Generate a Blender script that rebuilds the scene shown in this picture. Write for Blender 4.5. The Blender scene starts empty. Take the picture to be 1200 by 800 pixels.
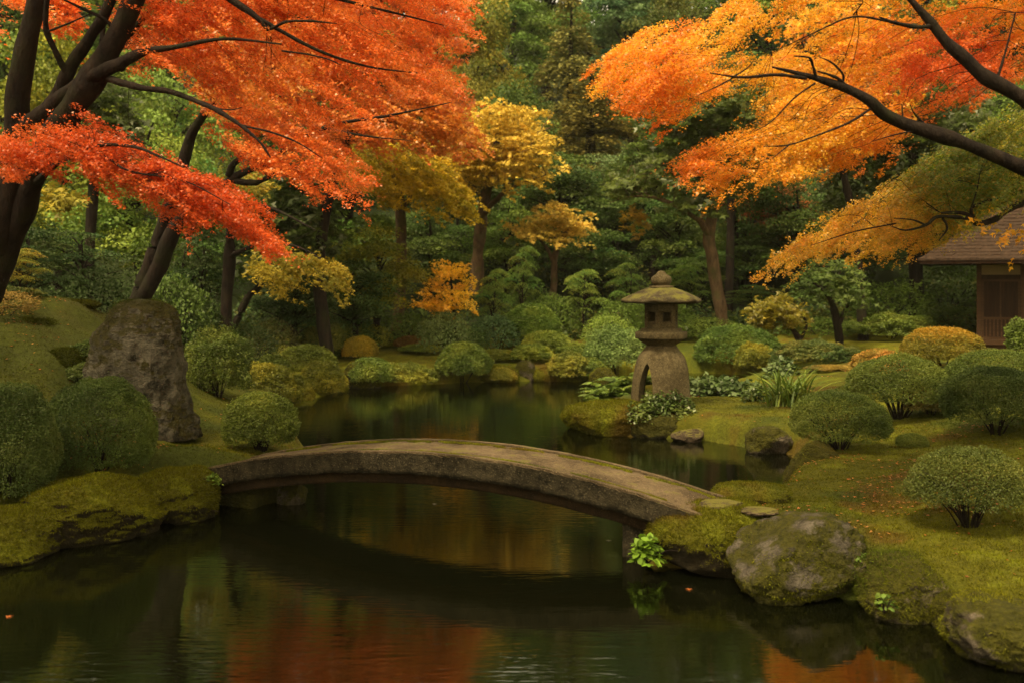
import bpy, bmesh, math
import numpy as np

# ------------------------------------------------------------------ camera, sky, sun, exposure
sc = bpy.context.scene
COL = sc.collection
F, H, HZ = 1178.0, 2.4, 330.0          # focal length in photo pixels, eye height over the water, horizon row
cam_data = bpy.data.cameras.new('camera')
cam = bpy.data.objects.new('camera', cam_data); COL.objects.link(cam)
cam.location = (0, 0, H); cam.rotation_euler = (math.radians(90), 0, 0)
cam_data.sensor_width = 36; cam_data.lens = F / 1200 * 36
cam_data.shift_y = (HZ - 400) / 1200
cam_data.clip_start = 0.1; cam_data.clip_end = 1500
cam_data.dof.use_dof = True; cam_data.dof.focus_distance = 11.0; cam_data.dof.aperture_fstop = 1.6
sc.camera = cam

SUN_EL, SUN_AZ = math.radians(60), math.radians(-150)     # azimuth from +Y, clockwise: behind the camera, left
world = bpy.data.worlds.new('World'); sc.world = world; world.use_nodes = True
nt = world.node_tree; nt.nodes.clear()
sky = nt.nodes.new('ShaderNodeTexSky'); sky.sky_type = 'NISHITA'; sky.sun_disc = False
sky.sun_elevation = SUN_EL; sky.sun_rotation = SUN_AZ; sky.dust_density = 6.0; sky.air_density = 1.0; sky.ozone_density = 0.5
ovc = nt.nodes.new('ShaderNodeMix'); ovc.data_type = 'RGBA'; ovc.inputs[0].default_value = 0.75
ovc.inputs[7].default_value = (7.6, 6.5, 4.0, 1)          # the even overcast that veils the blue
bg = nt.nodes.new('ShaderNodeBackground'); bg.inputs[1].default_value = 0.11
wo = nt.nodes.new('ShaderNodeOutputWorld')
nt.links.new(sky.outputs[0], ovc.inputs[6]); nt.links.new(ovc.outputs[2], bg.inputs[0]); nt.links.new(bg.outputs[0], wo.inputs[0])

sun_d = bpy.data.lights.new('sun', 'SUN'); sun_d.energy = 2.0; sun_d.angle = math.radians(14); sun_d.color = (1.0, 0.84, 0.58)
sun = bpy.data.objects.new('sun', sun_d); COL.objects.link(sun)
sd = np.array([math.sin(SUN_AZ) * math.cos(SUN_EL), math.cos(SUN_AZ) * math.cos(SUN_EL), math.sin(SUN_EL)])
from mathutils import Vector
sun.rotation_euler = Vector(sd).to_track_quat('Z', 'Y').to_euler(); sun.location = Vector(sd) * 60

sc.view_settings.view_transform = 'Standard'; sc.view_settings.look = 'None'
sc.view_settings.exposure = 1.5; sc.view_settings.gamma = 1.0
sc.cycles.max_bounces = 7; sc.cycles.diffuse_bounces = 3; sc.cycles.glossy_bounces = 3
sc.cycles.transmission_bounces = 4; sc.cycles.transparent_max_bounces = 4
sc.cycles.caustics_reflective = False; sc.cycles.caustics_refractive = False
sc.cycles.sample_clamp_indirect = 4.0

# ------------------------------------------------------------------ small maths
def P(px, py, Y):
    return np.array([(px - 600) / F * Y, Y, H + (HZ - py) / F * Y])
def G(px, py, z=0.0):
    Y = F * (H - z) / (py - HZ)
    return P(px, py, Y)
def proj(p):
    return np.stack([600 + F * p[:, 0] / p[:, 1], HZ - F * (p[:, 2] - H) / p[:, 1]], 1)
def nrm(v):
    return v / np.maximum(np.linalg.norm(v, axis=-1, keepdims=True), 1e-9)
def sst(a, b, x):
    t = np.clip((x - a) / (b - a), 0, 1); return t * t * (3 - 2 * t)
def hsh(i, seed):
    h = (i[..., 0] * 374761393 + i[..., 1] * 668265263 + i[..., 2] * 1274126177 + seed * 974634521) & 0xffffffff
    h = ((h ^ (h >> 13)) * 1274126177) & 0xffffffff
    h = ((h ^ (h >> 16)) * 2246822519) & 0xffffffff
    return ((h ^ (h >> 13)) & 0xffff) / 65535.0
def vn(p, seed=0):
    p = np.asarray(p, float)
    i = np.floor(p).astype(np.int64); f = p - i; u = f * f * f * (f * (f * 6 - 15) + 10)
    r = 0
    for dx in (0, 1):
        for dy in (0, 1):
            for dz in (0, 1):
                w = (u[..., 0] if dx else 1 - u[..., 0]) * (u[..., 1] if dy else 1 - u[..., 1]) * (u[..., 2] if dz else 1 - u[..., 2])
                r = r + w * hsh(i + np.array([dx, dy, dz]), seed)
    return r * 2 - 1
def fbm(p, o=4, seed=0, g=0.5):
    a, s, r = 1.0, 0.0, 0
    p = np.asarray(p, float)
    for k in range(o):
        r = r + a * vn(p, seed + k * 17); s += a; a *= g; p = p * 2.03 + 5.7
    return r / s
def inpoly(q, poly):
    poly = np.asarray(poly, float); x, y = q[:, 0], q[:, 1]; c = np.zeros(len(q), bool); n = len(poly)
    for a in range(n):
        x0, y0 = poly[a]; x1, y1 = poly[(a + 1) % n]
        if y0 == y1: continue
        c ^= ((y0 > y) != (y1 > y)) & (x < (x1 - x0) * (y - y0) / (y1 - y0) + x0)
    return c
def polydist(q, poly):
    poly = np.asarray(poly, float); d = np.full(len(q), 1e9)
    for a in range(len(poly)):
        A = poly[a]; B = poly[(a + 1) % len(poly)]; ab = B - A
        t = np.clip(((q - A) @ ab) / (ab @ ab), 0, 1)
        d = np.minimum(d, np.linalg.norm(q - A - t[:, None] * ab, axis=1))
    return d

# ------------------------------------------------------------------ mesh builder
class MB:
    def __init__(s):
        s.v = []; s.f = []; s.c = []; s.m = []; s.sm = []; s.n = 0
    def add(s, v, f, col=(1, 1, 1), mat=0, smooth=True):
        v = np.asarray(v, float); f = np.asarray(f, np.int64)
        if len(f) == 0: return
        s.v.append(v); s.f.append(f + s.n); s.n += len(v)
        col = np.asarray(col, float)
        if col.ndim == 1: col = np.broadcast_to(col, (len(f), 3))
        s.c.append(col); s.m.append(np.full(len(f), mat)); s.sm.append(np.full(len(f), smooth))
    def box(s, lo, hi, **k):
        lo = np.array(lo, float); hi = np.array(hi, float)
        v = np.array([[(lo, hi)[i][0], (lo, hi)[j][1], (lo, hi)[l][2]] for i in (0, 1) for j in (0, 1) for l in (0, 1)])
        k.setdefault('smooth', False)
        s.add(v, [[0, 1, 3, 2], [4, 6, 7, 5], [0, 4, 5, 1], [2, 3, 7, 6], [0, 2, 6, 4], [1, 5, 7, 3]], **k)
    def tube(s, pts, rad, sides=8, seed=0, rough=0.0, **k):
        pts = np.asarray(pts, float); n = len(pts); rad = np.broadcast_to(np.asarray(rad, float), (n,))
        t = nrm(np.gradient(pts, axis=0))
        a = nrm(np.cross(t, np.where(np.abs(t[:, 2:3]) > 0.9, [[1., 0, 0]], [[0, 0, 1.]]))); b = np.cross(t, a)
        th = np.arange(sides) / sides * 2 * np.pi
        r = rad[:, None, None]
        ring = pts[:, None] + r * (np.cos(th)[None, :, None] * a[:, None] + np.sin(th)[None, :, None] * b[:, None])
        if rough:
            ring = pts[:, None] + (ring - pts[:, None]) * (1 + rough * vn(ring * (0.35 / max(rad.mean(), .01)) + seed * 3.1, seed))[..., None]
        v = ring.reshape(-1, 3)
        i = np.arange(n - 1)[:, None] * sides; j = np.arange(sides)[None]; j2 = (j + 1) % sides
        f = np.stack([i + j, i + j2, i + sides + j2, i + sides + j], -1).reshape(-1, 4)
        s.add(v, f, **k)
        c = len(v); vv = np.vstack([ring[0], pts[0:1]])
        s.add(vv, np.stack([np.arange(sides), np.full(sides, sides), (np.arange(sides) + 1) % sides], 1), **k)
        vv = np.vstack([ring[-1], pts[-1:]])
        s.add(vv, np.stack([np.arange(sides), (np.arange(sides) + 1) % sides, np.full(sides, sides)], 1), **k)
    def mesh(s, name, mats, origin=(0, 0, 0)):
        me = bpy.data.meshes.new(name)
        v = np.concatenate(s.v) - np.asarray(origin, float)
        me.vertices.add(len(v)); me.vertices.foreach_set('co', v.astype(np.float32).ravel())
        li = np.concatenate([f.ravel() for f in s.f]); ln = np.concatenate([np.full(len(f), f.shape[1]) for f in s.f])
        st = np.concatenate([[0], np.cumsum(ln)[:-1]])
        me.loops.add(len(li)); me.loops.foreach_set('vertex_index', li.astype(np.int32))
        me.polygons.add(len(ln)); me.polygons.foreach_set('loop_start', st.astype(np.int32))
        me.polygons.foreach_set('material_index', np.concatenate(s.m).astype(np.int32))
        me.polygons.foreach_set('use_smooth', np.concatenate(s.sm).astype(bool))
        at = me.attributes.new('Col', 'FLOAT_COLOR', 'FACE')
        c = np.concatenate(s.c); at.data.foreach_set('color', np.hstack([c, np.ones((len(c), 1))]).astype(np.float32).ravel())
        for m in (mats if isinstance(mats, (list, tuple)) else [mats]): me.materials.append(m)
        me.update(calc_edges=True); me.validate()
        return me

def smooth_path(pts, sub=6):
    """Catmull-Rom through rows of any width (xyz + radius)."""
    p = np.asarray(pts, float)
    if len(p) < 3:
        t = np.linspace(0, 1, sub + 1)[:, None]; return p[0] * (1 - t) + p[-1] * t
    q = np.vstack([2 * p[0] - p[1], p, 2 * p[-1] - p[-2]]); out = []
    for i in range(1, len(q) - 2):
        for t in np.linspace(0, 1, sub, endpoint=False):
            out.append(0.5 * (2 * q[i] + (q[i + 1] - q[i - 1]) * t + (2 * q[i - 1] - 5 * q[i] + 4 * q[i + 1] - q[i + 2]) * t * t + (-q[i - 1] + 3 * q[i] - 3 * q[i + 1] + q[i + 2]) * t ** 3))
    out.append(p[-1]); return np.array(out)

def link(name, me, parent=None, loc=(0, 0, 0)):
    o = bpy.data.objects.new(name, me); COL.objects.link(o); o.location = loc
    if parent is not None: o.parent = parent
    return o
LABELS = {}
def tag(o, label, cat, group=None):
    o['label'] = label; o['category'] = cat
    if group: o['group'] = group
    LABELS.setdefault(label, []).append(o.name)
    return o
def thing(name, label, cat, loc=(0, 0, 0), group=None):
    o = bpy.data.objects.new(name, None); COL.objects.link(o); o.location = loc; o.empty_display_size = 0.2
    return tag(o, label, cat, group)
def part(name, mb, mats, parent, kind=None):
    """a part built in world coordinates, hung under its thing"""
    o = link(name, mb.mesh(name, mats, parent.matrix_basis.translation if parent.parent is None else parent_world(parent)), parent)
    if kind: o['kind'] = kind
    return o
def parent_world(o):
    t = np.array(o.matrix_basis.translation)
    while o.parent: o = o.parent; t = t + np.array(o.matrix_basis.translation)
    return t
def struct(name, mb, mats, kind='structure'):
    o = link(name, mb.mesh(name, mats)); o['kind'] = kind; return o

# ------------------------------------------------------------------ materials
def mat(name):
    m = bpy.data.materials.new(name); m.use_nodes = True; m.node_tree.nodes.clear(); return m, m.node_tree
def N(t, kind, ins=None, **props):
    n = t.nodes.new('ShaderNode' + kind)
    for k, v in props.items(): setattr(n, k, v)
    for k, v in (ins or {}).items():
        if hasattr(v, 'is_output') or isinstance(v, bpy.types.NodeSocket): t.links.new(v, n.inputs[k])
        else: n.inputs[k].default_value = v
    return n
def coord(t, scale=(1, 1, 1)):
    g = N(t, 'NewGeometry'); return N(t, 'VectorMath', {0: g.outputs['Position'], 1: scale}, operation='MULTIPLY').outputs[0]
def noise(t, vec, scale, detail=4, rough=0.55):
    return N(t, 'TexNoise', {'Vector': vec, 'Scale': scale, 'Detail': detail, 'Roughness': rough}).outputs[0]
def ramp(t, fac, stops):
    n = t.nodes.new('ShaderNodeValToRGB'); t.links.new(fac, n.inputs[0]); e = n.color_ramp.elements
    while len(e) < len(stops): e.new(0.5)
    for a, (p, c) in zip(e, stops):
        a.position = p; a.color = (*c, 1) if len(c) == 3 else c
    return n.outputs[0]
def mixc(t, f, a, b, blend='MIX'):
    n = t.nodes.new('ShaderNodeMix'); n.data_type = 'RGBA'; n.blend_type = blend
    for k, v in ((0, f), (6, a), (7, b)):
        if isinstance(v, bpy.types.NodeSocket): t.links.new(v, n.inputs[k])
        else: n.inputs[k].default_value = v if k == 0 else (*v, 1)
    return n.outputs[2]
def out(t, sh):
    o = N(t, 'OutputMaterial'); t.links.new(sh, o.inputs[0])
def bump(t, h, strength=0.5, dist=0.02):
    return N(t, 'Bump', {'Height': h, 'Strength': strength, 'Distance': dist}).outputs[0]
def bsdf(t, col, rough=0.8, normal=None, spec=0.3):
    i = {'Roughness': rough, 'Specular IOR Level': spec}
    n = N(t, 'BsdfPrincipled', i)
    if isinstance(col, bpy.types.NodeSocket): t.links.new(col, n.inputs['Base Color'])
    else: n.inputs['Base Color'].default_value = (*col, 1)
    if normal: t.links.new(normal, n.inputs['Normal'])
    return n.outputs[0]

def leaf_mat(name, trans=0.35, gloss=0.05, rough=0.45):
    m, t = mat(name)
    c = N(t, 'Attribute', attribute_name='Col').outputs['Color']
    oi = N(t, 'ObjectInfo').outputs['Color']
    c = mixc(t, 1.0, c, oi, 'MULTIPLY')
    d = N(t, 'BsdfDiffuse', {'Color': c}).outputs[0]
    tr = N(t, 'BsdfTranslucent', {'Color': c}).outputs[0]
    s = N(t, 'MixShader', {0: trans, 1: d, 2: tr}).outputs[0]
    gl = N(t, 'BsdfGlossy', {'Roughness': rough, 'Color': (1, .95, .7, 1)}).outputs[0]
    out(t, N(t, 'MixShader', {0: gloss, 1: s, 2: gl}).outputs[0]); return m
M_LEAF = leaf_mat('maple_leaf', 0.55, 0.035, .4)
M_GREEN = leaf_mat('green_leaf', 0.3, 0.015, .5)
M_SHINY = leaf_mat('glossy_leaf', 0.3, 0.03, 0.4)
M_BLADE = leaf_mat('moss_tuft', 0.2, 0.0)

def bark_mat(name, a, b, moss):
    m, t = mat(name); v = coord(t, (1, 1, 0.35))
    n = noise(t, v, 9, 6, 0.65)
    c = ramp(t, n, [(0.3, a), (0.7, b)])
    c = mixc(t, ramp(t, noise(t, coord(t), 3, 4), [(0.5, (0, 0, 0)), (0.75, (1, 1, 1))]), c, moss)
    out(t, bsdf(t, c, 0.9, bump(t, n, 1.0, 0.06), 0.1)); return m
M_BARK = bark_mat('dark_bark', (0.006, 0.004, 0.003), (0.026, 0.017, 0.010), (0.018, 0.018, 0.006))
M_BARKB = bark_mat('brown_bark', (0.05, 0.03, 0.015), (0.16, 0.1, 0.05), (0.07, 0.07, 0.02))

def moss_mat():
    m, t = mat('moss')
    a = N(t, 'Attribute', attribute_name='Col').outputs['Color']
    n = noise(t, coord(t), 22, 5, 0.7)
    c = mixc(t, 1.0, a, ramp(t, n, [(0.3, (0.55, 0.55, 0.5)), (0.7, (1.25, 1.25, 1.1))]), 'MULTIPLY')
    n2 = noise(t, coord(t), 90, 3, 0.6)
    out(t, bsdf(t, c, 0.95, bump(t, N(t, 'Math', {0: n, 1: n2}, operation='ADD').outputs[0], 0.7, 0.03), 0.1)); return m
M_MOSS = moss_mat()

def rock_mat(name, lo, hi, cover, mosscol=((0.05, 0.05, 0.008), (0.13, 0.11, 0.012)), wn=1.0):
    """weathered stone; moss lies where the surface looks up"""
    m, t = mat(name); v = coord(t)
    n = noise(t, v, 5, 8, 0.65); n2 = noise(t, v, 38, 4, 0.6)
    c = ramp(t, n, [(0.3, lo), (0.55, hi), (0.75, tuple(min(1, x * 1.5) for x in hi))])
    c = mixc(t, ramp(t, n2, [(0.55, (0, 0, 0)), (0.7, (0.6, 0.6, 0.6))]), c, tuple(x * 1.7 for x in hi))
    w = noise(t, coord(t, (1, 1, 0.16)), 6, 5, 0.6)
    c = mixc(t, 1.0, c, ramp(t, w, [(0.35, (0.4, 0.4, 0.35)), (0.6, (1, 1, 1))]), 'MULTIPLY')
    nz = N(t, 'SeparateXYZ', {0: N(t, 'NewGeometry').outputs['Normal']}).outputs[2]
    mm = N(t, 'Math', {0: N(t, 'Math', {0: nz, 1: wn}, operation='MULTIPLY').outputs[0], 1: N(t, 'Math', {0: noise(t, v, 3.2, 6, 0.7), 1: 2.6}, operation='MULTIPLY').outputs[0]}, operation='ADD').outputs[0]
    f = ramp(t, N(t, 'Math', {0: mm, 1: 3.0}, operation='DIVIDE').outputs[0], [(cover - 0.035, (0, 0, 0)), (cover + 0.035, (1, 1, 1))])
    mc = ramp(t, noise(t, v, 17, 6, 0.75), [(0.3, mosscol[0]), (0.7, mosscol[1])])
    c = mixc(t, f, c, mc)
    b = N(t, 'Math', {0: n, 1: n2}, operation='ADD').outputs[0]
    out(t, bsdf(t, c, 0.92, bump(t, b, 1.0, 0.05), 0.1)); return m
M_ROCK = rock_mat('boulder_stone', (0.022, 0.017, 0.009), (0.125, 0.098, 0.062), 0.405, ((0.018, 0.018, 0.003), (0.072, 0.064, 0.007)), 0.3)
M_ROCKT = rock_mat('bare_topped_stone', (0.022, 0.017, 0.009), (0.105, 0.086, 0.058), 0.385, ((0.016, 0.016, 0.003), (0.066, 0.058, 0.007)), -0.12)
M_ROCKM = rock_mat('mossy_stone', (0.02, 0.016, 0.009), (0.06, 0.05, 0.032), 0.30, ((0.018, 0.018, 0.003), (0.06, 0.052, 0.006)))
M_STAND = rock_mat('standing_stone', (0.012, 0.0105, 0.006), (0.082, 0.071, 0.045), 0.53, ((0.014, 0.012, 0.003), (0.035, 0.029, 0.005)))

def stone_mat(name, lo, hi, scale=30, mossy=0.0, bmp=0.5):
    m, t = mat(name); v = coord(t)
    n = noise(t, v, scale, 6, 0.7); big = noise(t, v, 2.5, 5, 0.6)
    c = ramp(t, n, [(0.32, lo), (0.68, hi)])
    c = mixc(t, 1.0, c, ramp(t, big, [(0.32, (0.42, 0.40, 0.34)), (0.5, (0.85, 0.82, 0.74)), (0.66, (1.2, 1.18, 1.12))]), 'MULTIPLY')
    sp = noise(t, v, scale * 4, 2, 0.5)
    c = mixc(t, ramp(t, sp, [(0.62, (0, 0, 0)), (0.7, (0.7, 0.7, 0.7))]), c, tuple(min(1, x * 1.9) for x in hi))
    if mossy:
        nz = N(t, 'SeparateXYZ', {0: N(t, 'NewGeometry').outputs['Normal']}).outputs[2]
        mm = N(t, 'Math', {0: N(t, 'Math', {0: nz, 1: 0.35}, operation='MULTIPLY').outputs[0], 1: noise(t, v, 5, 6, 0.7)}, operation='ADD').outputs[0]
        c = mixc(t, ramp(t, mm, [(0.95 - mossy * 0.5, (0, 0, 0)), (1.1 - mossy * 0.5, (0.85, 0.85, 0.85))]), c, (0.1, 0.09, 0.014))
    out(t, bsdf(t, c, 0.9, bump(t, N(t, 'Math', {0: n, 1: sp}, operation='ADD').outputs[0], bmp, 0.02), 0.08)); return m
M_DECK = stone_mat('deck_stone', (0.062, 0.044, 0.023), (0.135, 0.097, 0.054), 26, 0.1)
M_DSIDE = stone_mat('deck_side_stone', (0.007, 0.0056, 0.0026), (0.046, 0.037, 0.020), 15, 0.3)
M_BEAM = stone_mat('beam_wood', (0.014, 0.008, 0.003), (0.03, 0.018, 0.007), 20, 0.0)
M_LANT = stone_mat('lantern_granite', (0.044, 0.033, 0.014), (0.115, 0.089, 0.043), 22, 0.18)
M_LROOF = stone_mat('lantern_roof_granite', (0.034, 0.026, 0.011), (0.08, 0.062, 0.032), 22, 0.42)
M_STEP = stone_mat('stepping_stone', (0.04, 0.029, 0.017), (0.09, 0.066, 0.04), 18, 0.5)

def flat(name, col, rough=0.7, var=0.35, scale=(3, 3, 30), spec=0.08):
    m, t = mat(name); n = noise(t, coord(t, scale), 1.0, 5, 0.6)
    c = ramp(t, n, [(0.3, tuple(x * (1 - var) for x in col)), (0.7, tuple(x * (1 + var) for x in col))])
    out(t, bsdf(t, c, rough, bump(t, n, 0.3, 0.01), spec)); return m
M_WOOD = flat('dark_cedar', (0.017, 0.0075, 0.0025), 0.7, 0.45, (25, 25, 1.5))
M_WOODL = flat('worn_cedar', (0.040, 0.020, 0.008), 0.7, 0.4, (2, 2, 30))
M_PLAST = flat('cream_plaster', (0.13, 0.092, 0.04), 0.9, 0.12, (3, 3, 3))
M_SHING = flat('cedar_shingle', (0.036, 0.021, 0.0115), 0.8, 0.55, (14, 14, 14))
M_DARK = flat('dark_hollow', (0.012, 0.01, 0.007), 0.9, 0.2, (3, 3, 3))

def water_mat():
    m, t = mat('pond_water')
    n1 = noise(t, coord(t, (0.9, 5.5, 1)), 1.6, 3, 0.55)
    n2 = noise(t, coord(t, (2.2, 13, 1)), 1.8, 2, 0.5)
    calm = ramp(t, noise(t, coord(t, (0.35, 0.6, 1)), 1.0, 2), [(0.35, (0.15, 0.15, 0.15)), (0.7, (1, 1, 1))])
    h = N(t, 'Math', {0: N(t, 'Math', {0: n1, 1: n2}, operation='ADD').outputs[0], 1: calm}, operation='MULTIPLY').outputs[0]
    b = bump(t, h, 0.05, 0.05)
    d = N(t, 'BsdfDiffuse', {'Color': (0.002, 0.0023, 0.0006, 1)}).outputs[0]
    g = N(t, 'BsdfGlossy', {'Roughness': 0.035, 'Color': (0.95, 0.97, 0.9, 1), 'Normal': b}).outputs[0]
    fr = N(t, 'Fresnel', {'IOR': 1.75, 'Normal': b}).outputs[0]
    out(t, N(t, 'MixShader', {0: fr, 1: d, 2: g}).outputs[0]); return m
M_WATER = water_mat()
# ------------------------------------------------------------------ ground, pond
POND = [(-14, 3), (-14, 6.5), (-7, 7.7)] + [tuple(G(*q)[:2]) for q in [(0, 636), (66, 622), (82, 616), (184, 592), (196, 590), (258, 586)]] + \
       [tuple(G(*q)[:2]) for q in [(300, 585), (345, 556), (352, 525), (335, 500), (322, 485), (345, 470), (385, 462), (412, 453), (500, 450), (560, 447),
                                   (625, 446), (680, 447), (700, 441), (800, 436), (905, 440), (912, 450), (862, 458), (820, 462), (740, 470), (690, 480),
                                   (668, 497), (692, 508), (760, 512), (830, 516), (880, 524), (930, 532), (940, 545), (925, 570), (915, 590)]] + \
       [(2.2, 10.2), (1.65, 9.75), (1.35, 9.4)] + [tuple(G(*q)[:2]) for q in [(748, 648), (772, 662), (850, 666), (880, 690), (1000, 700), (1060, 714), (1110, 728), (1135, 755), (1210, 775)]] + \
       [(5, 5), (6.5, 1.2), (-14, 1.2)]
POND = np.array(POND)
def shore(xy):
    d = polydist(xy, POND); return np.where(inpoly(xy, POND), -d, d)
def ground_z(x, y):
    x = np.atleast_1d(np.asarray(x, float)); y = np.atleast_1d(np.asarray(y, float))
    shp = np.broadcast(x, y).shape
    x = np.broadcast_to(x, shp).ravel(); y = np.broadcast_to(y, shp).ravel()
    xy = np.stack([x, y], 1); d = shore(xy)
    near = 1 - sst(19, 24, y)
    b = 0.34 + 0.12 * sst(0.4, 3, d)
    b = b + 0.30 * sst(4, 8, x) * sst(6, 12, y)                                   # right bank climbs away from the pond
    b = b + near * (0.75 * sst(3.0, 6.2, -x - 0.0) * sst(0.2, 3.5, d) + 0.9 * np.exp(-((x + 7.6) / 1.9) ** 2 - ((y - 14.5) / 2.2) ** 2))
    b = b + 0.25 * np.exp(-((x + 6.3) / 1.2) ** 2 - ((y - 16) / 1.2) ** 2)
    b = b + near * 0.2 * sst(2.2, 3.0, -x) * (1 - sst(11, 12.5, y)) * sst(.15, .8, d)
    b = b - 0.18 * np.exp(-((x - 3.6) / 2.0) ** 2 - ((y - 19.5) / 2.0) ** 2)
    b = b + near * sst(4.6, 6, -x) * .22 * np.abs(fbm(np.stack([x, y, 0 * x], 1) * .9 + 4, 2, 15)) * sst(.5, 1.5, d)
    back = np.maximum(y - 25.5, 0)
    b = b + 0.06 * back + 0.30 * np.maximum(y - 33, 0) * sst(33, 40, y)
    b = b + 0.22 * np.maximum(np.abs(x) - 13, 0) * sst(10, 20, y)
    b = np.minimum(b, 34 + 0.01 * y)
    bank = np.where(d > 0, np.sqrt(np.clip(1 - (1 - np.clip(d / 0.45, 0, 1)) ** 2, 0, 1)), -sst(0, 1.2, -d) * 2.0)
    z = bank * b
    p3 = np.stack([x, y, 0 * x], 1)
    amp = np.clip(d / 0.8, 0, 1)
    z = z + amp * (0.05 * fbm(p3 * 0.9, 3, 5) + 0.026 * fbm(p3 * 3.2, 3, 9) + 0.020 * fbm(p3 * 8.5, 2, 19)) + amp * 0.6 * sst(30, 40, y) * fbm(p3 * 0.15, 3, 11)
    return z.reshape(shp)
def gz(x, y): return float(ground_z(x, y)[0])
def ongr(px, py):
    """where the line of sight through a photo pixel meets the ground"""
    Y = np.concatenate([np.linspace(5, 30, 1200), np.linspace(30, 120, 600)])
    x = (px - 600) / F * Y; z = H + (HZ - py) / F * Y
    below = z < np.maximum(ground_z(x, Y), 0.0)
    i = int(np.argmax(below)) if below.any() else len(Y) - 1
    return np.array([x[i], Y[i], z[i]])

def moss_col(p):
    p = np.array(p, float); p[:, 2] *= 0.3
    n = fbm(p * 0.8, 4, 21)[:, None]; n2 = fbm(p * 2.6, 4, 33)[:, None]; n3 = fbm(p * 1.1 + 9, 4, 45)[:, None]
    c = np.array([0.066, 0.062, 0.0045]) * (1 + 0.42 * n2)
    c = c + (np.array([0.105, 0.108, 0.007]) - c) * sst(0.08, 0.42, fbm(p * 5.5, 3, 57)[:, None]) * .6
    g = np.array([0.036, 0.043, 0.0045]); c = c + (g - c) * sst(0.0, 0.45, n)
    br = np.array([0.062, 0.031, 0.006]); c = c + (br - c) * 0.65 * sst(0.22, 0.50, n3 + 0.35 * n2)
    shade = sst(3.6, 5.5, -p[:, :1]) * sst(10.5, 12.5, p[:, 1:2]) * (1 - sst(18, 21, p[:, 1:2])) * .75; c = c + (np.array([.032, .038, .005]) - c) * shade  # maple's shade on the left slope, put into the moss colour
    lit = sst(19, 22, p[:, 1:2]) * 1.0; c = c * (1 + .75 * lit); c = c * (1 + .28 * sst(.5, 2, p[:, :1]) * (1 - sst(15, 18, p[:, 1:2])))  # far shore and right bank lightened in the colour, standing in for light
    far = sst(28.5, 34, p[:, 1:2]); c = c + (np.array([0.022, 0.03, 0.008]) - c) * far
    return c

def axis(parts):
    return np.unique(np.concatenate([np.arange(a, b, s) for a, b, s in parts]))
gx = axis([(-300, -60, 12), (-60, -20, 1.5), (-20, -8, 0.3), (-8, 8, 0.07), (8, 20, 0.25), (20, 60, 1.5), (60, 301, 12)])
gy = axis([(-200, -8, 10), (-8, 5, 0.5), (5, 17, 0.07), (17, 30, 0.16), (30, 60, 1.0), (60, 120, 3), (120, 400, 14)])
X, Yg = np.meshgrid(gx, gy); Z = ground_z(X, Yg)
gm = MB(); nx, ny = len(gx), len(gy)
i = (np.arange(ny - 1)[:, None] * nx + np.arange(nx - 1)[None]).ravel()
V = np.stack([X.ravel(), Yg.ravel(), Z.ravel()], 1)
gm.add(V, np.stack([i, i + 1, i + nx + 1, i + nx], 1))
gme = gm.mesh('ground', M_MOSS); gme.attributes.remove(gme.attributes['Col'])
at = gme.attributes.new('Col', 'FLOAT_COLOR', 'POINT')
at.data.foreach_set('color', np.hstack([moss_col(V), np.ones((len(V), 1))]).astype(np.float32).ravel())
o = link('ground', gme); o['kind'] = 'structure'
wm = MB(); wm.add([(-16, 0.5, 0), (9, 0.5, 0), (9, 29, 0), (-16, 29, 0)], [[0, 1, 2, 3]])
struct('water', wm, M_WATER)

# ------------------------------------------------------------------ leaves, blades
def lobes():
    a = np.radians([180, 128, 100, 74, 50, 25, 0, -25, -50, -74, -100, -128]); r = np.array([.12, .42, .62, .30, .86, .34, 1.0, .34, .86, .30, .62, .42])
    return np.stack([np.sin(a) * r, np.cos(a) * r, 0 * r], 1)
T_MAPLE = (lobes() * [1, 1, 1] + [0, .1, 0], [list(range(12))])
T_TRI = (np.array([(0, -.4, 0), (-.85, .05, 0), (-.2, .2, 0), (0, 1, 0), (.2, .2, 0), (.85, .05, 0)]), [list(range(6))])
T_STAR = (np.array([(0, -.2, 0), (-.8, .1, 0), (-.22, .22, 0), (-.45, .85, 0), (0, .42, 0), (.45, .85, 0), (.22, .22, 0), (.8, .1, 0)]), [list(range(8))])
T_KITE = (np.array([(0, -.5, 0), (.34, .05, .05), (0, .6, 0), (-.34, .05, .05)]), [[0, 1, 2, 3]])
T_OVAL = (np.array([(0, -.5, 0), (.3, -.2, .05), (.3, .2, .05), (0, .55, 0), (-.3, .2, .05), (-.3, -.2, .05)]), [[0, 1, 2, 3, 4, 5]])
T_BLADE = (np.array([(-.11, 0, 0), (.11, 0, 0), (0, 1, 0)]), [[0, 1, 2]])

def put(mb, T, pos, up, d, size, col, mat=0):
    """many small flat leaves: facing up, pointing along d"""
    n = len(pos)
    if n == 0: return
    d = nrm(d); s = nrm(np.cross(d, up)); u = np.cross(s, d)
    size = np.broadcast_to(np.asarray(size, float), (n,))[:, None, None]
    v = pos[:, None] + size * (T[0][None, :, 0:1] * s[:, None] + T[0][None, :, 1:2] * d[:, None] + T[0][None, :, 2:3] * u[:, None])
    k = len(T[0]); f = (np.arange(n)[:, None, None] * k + np.array(T[1])[None]).reshape(-1, len(T[1][0]))
    mb.add(v.reshape(-1, 3), f, np.repeat(np.broadcast_to(col, (n, 3)), len(T[1]), 0), mat, False)

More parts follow.
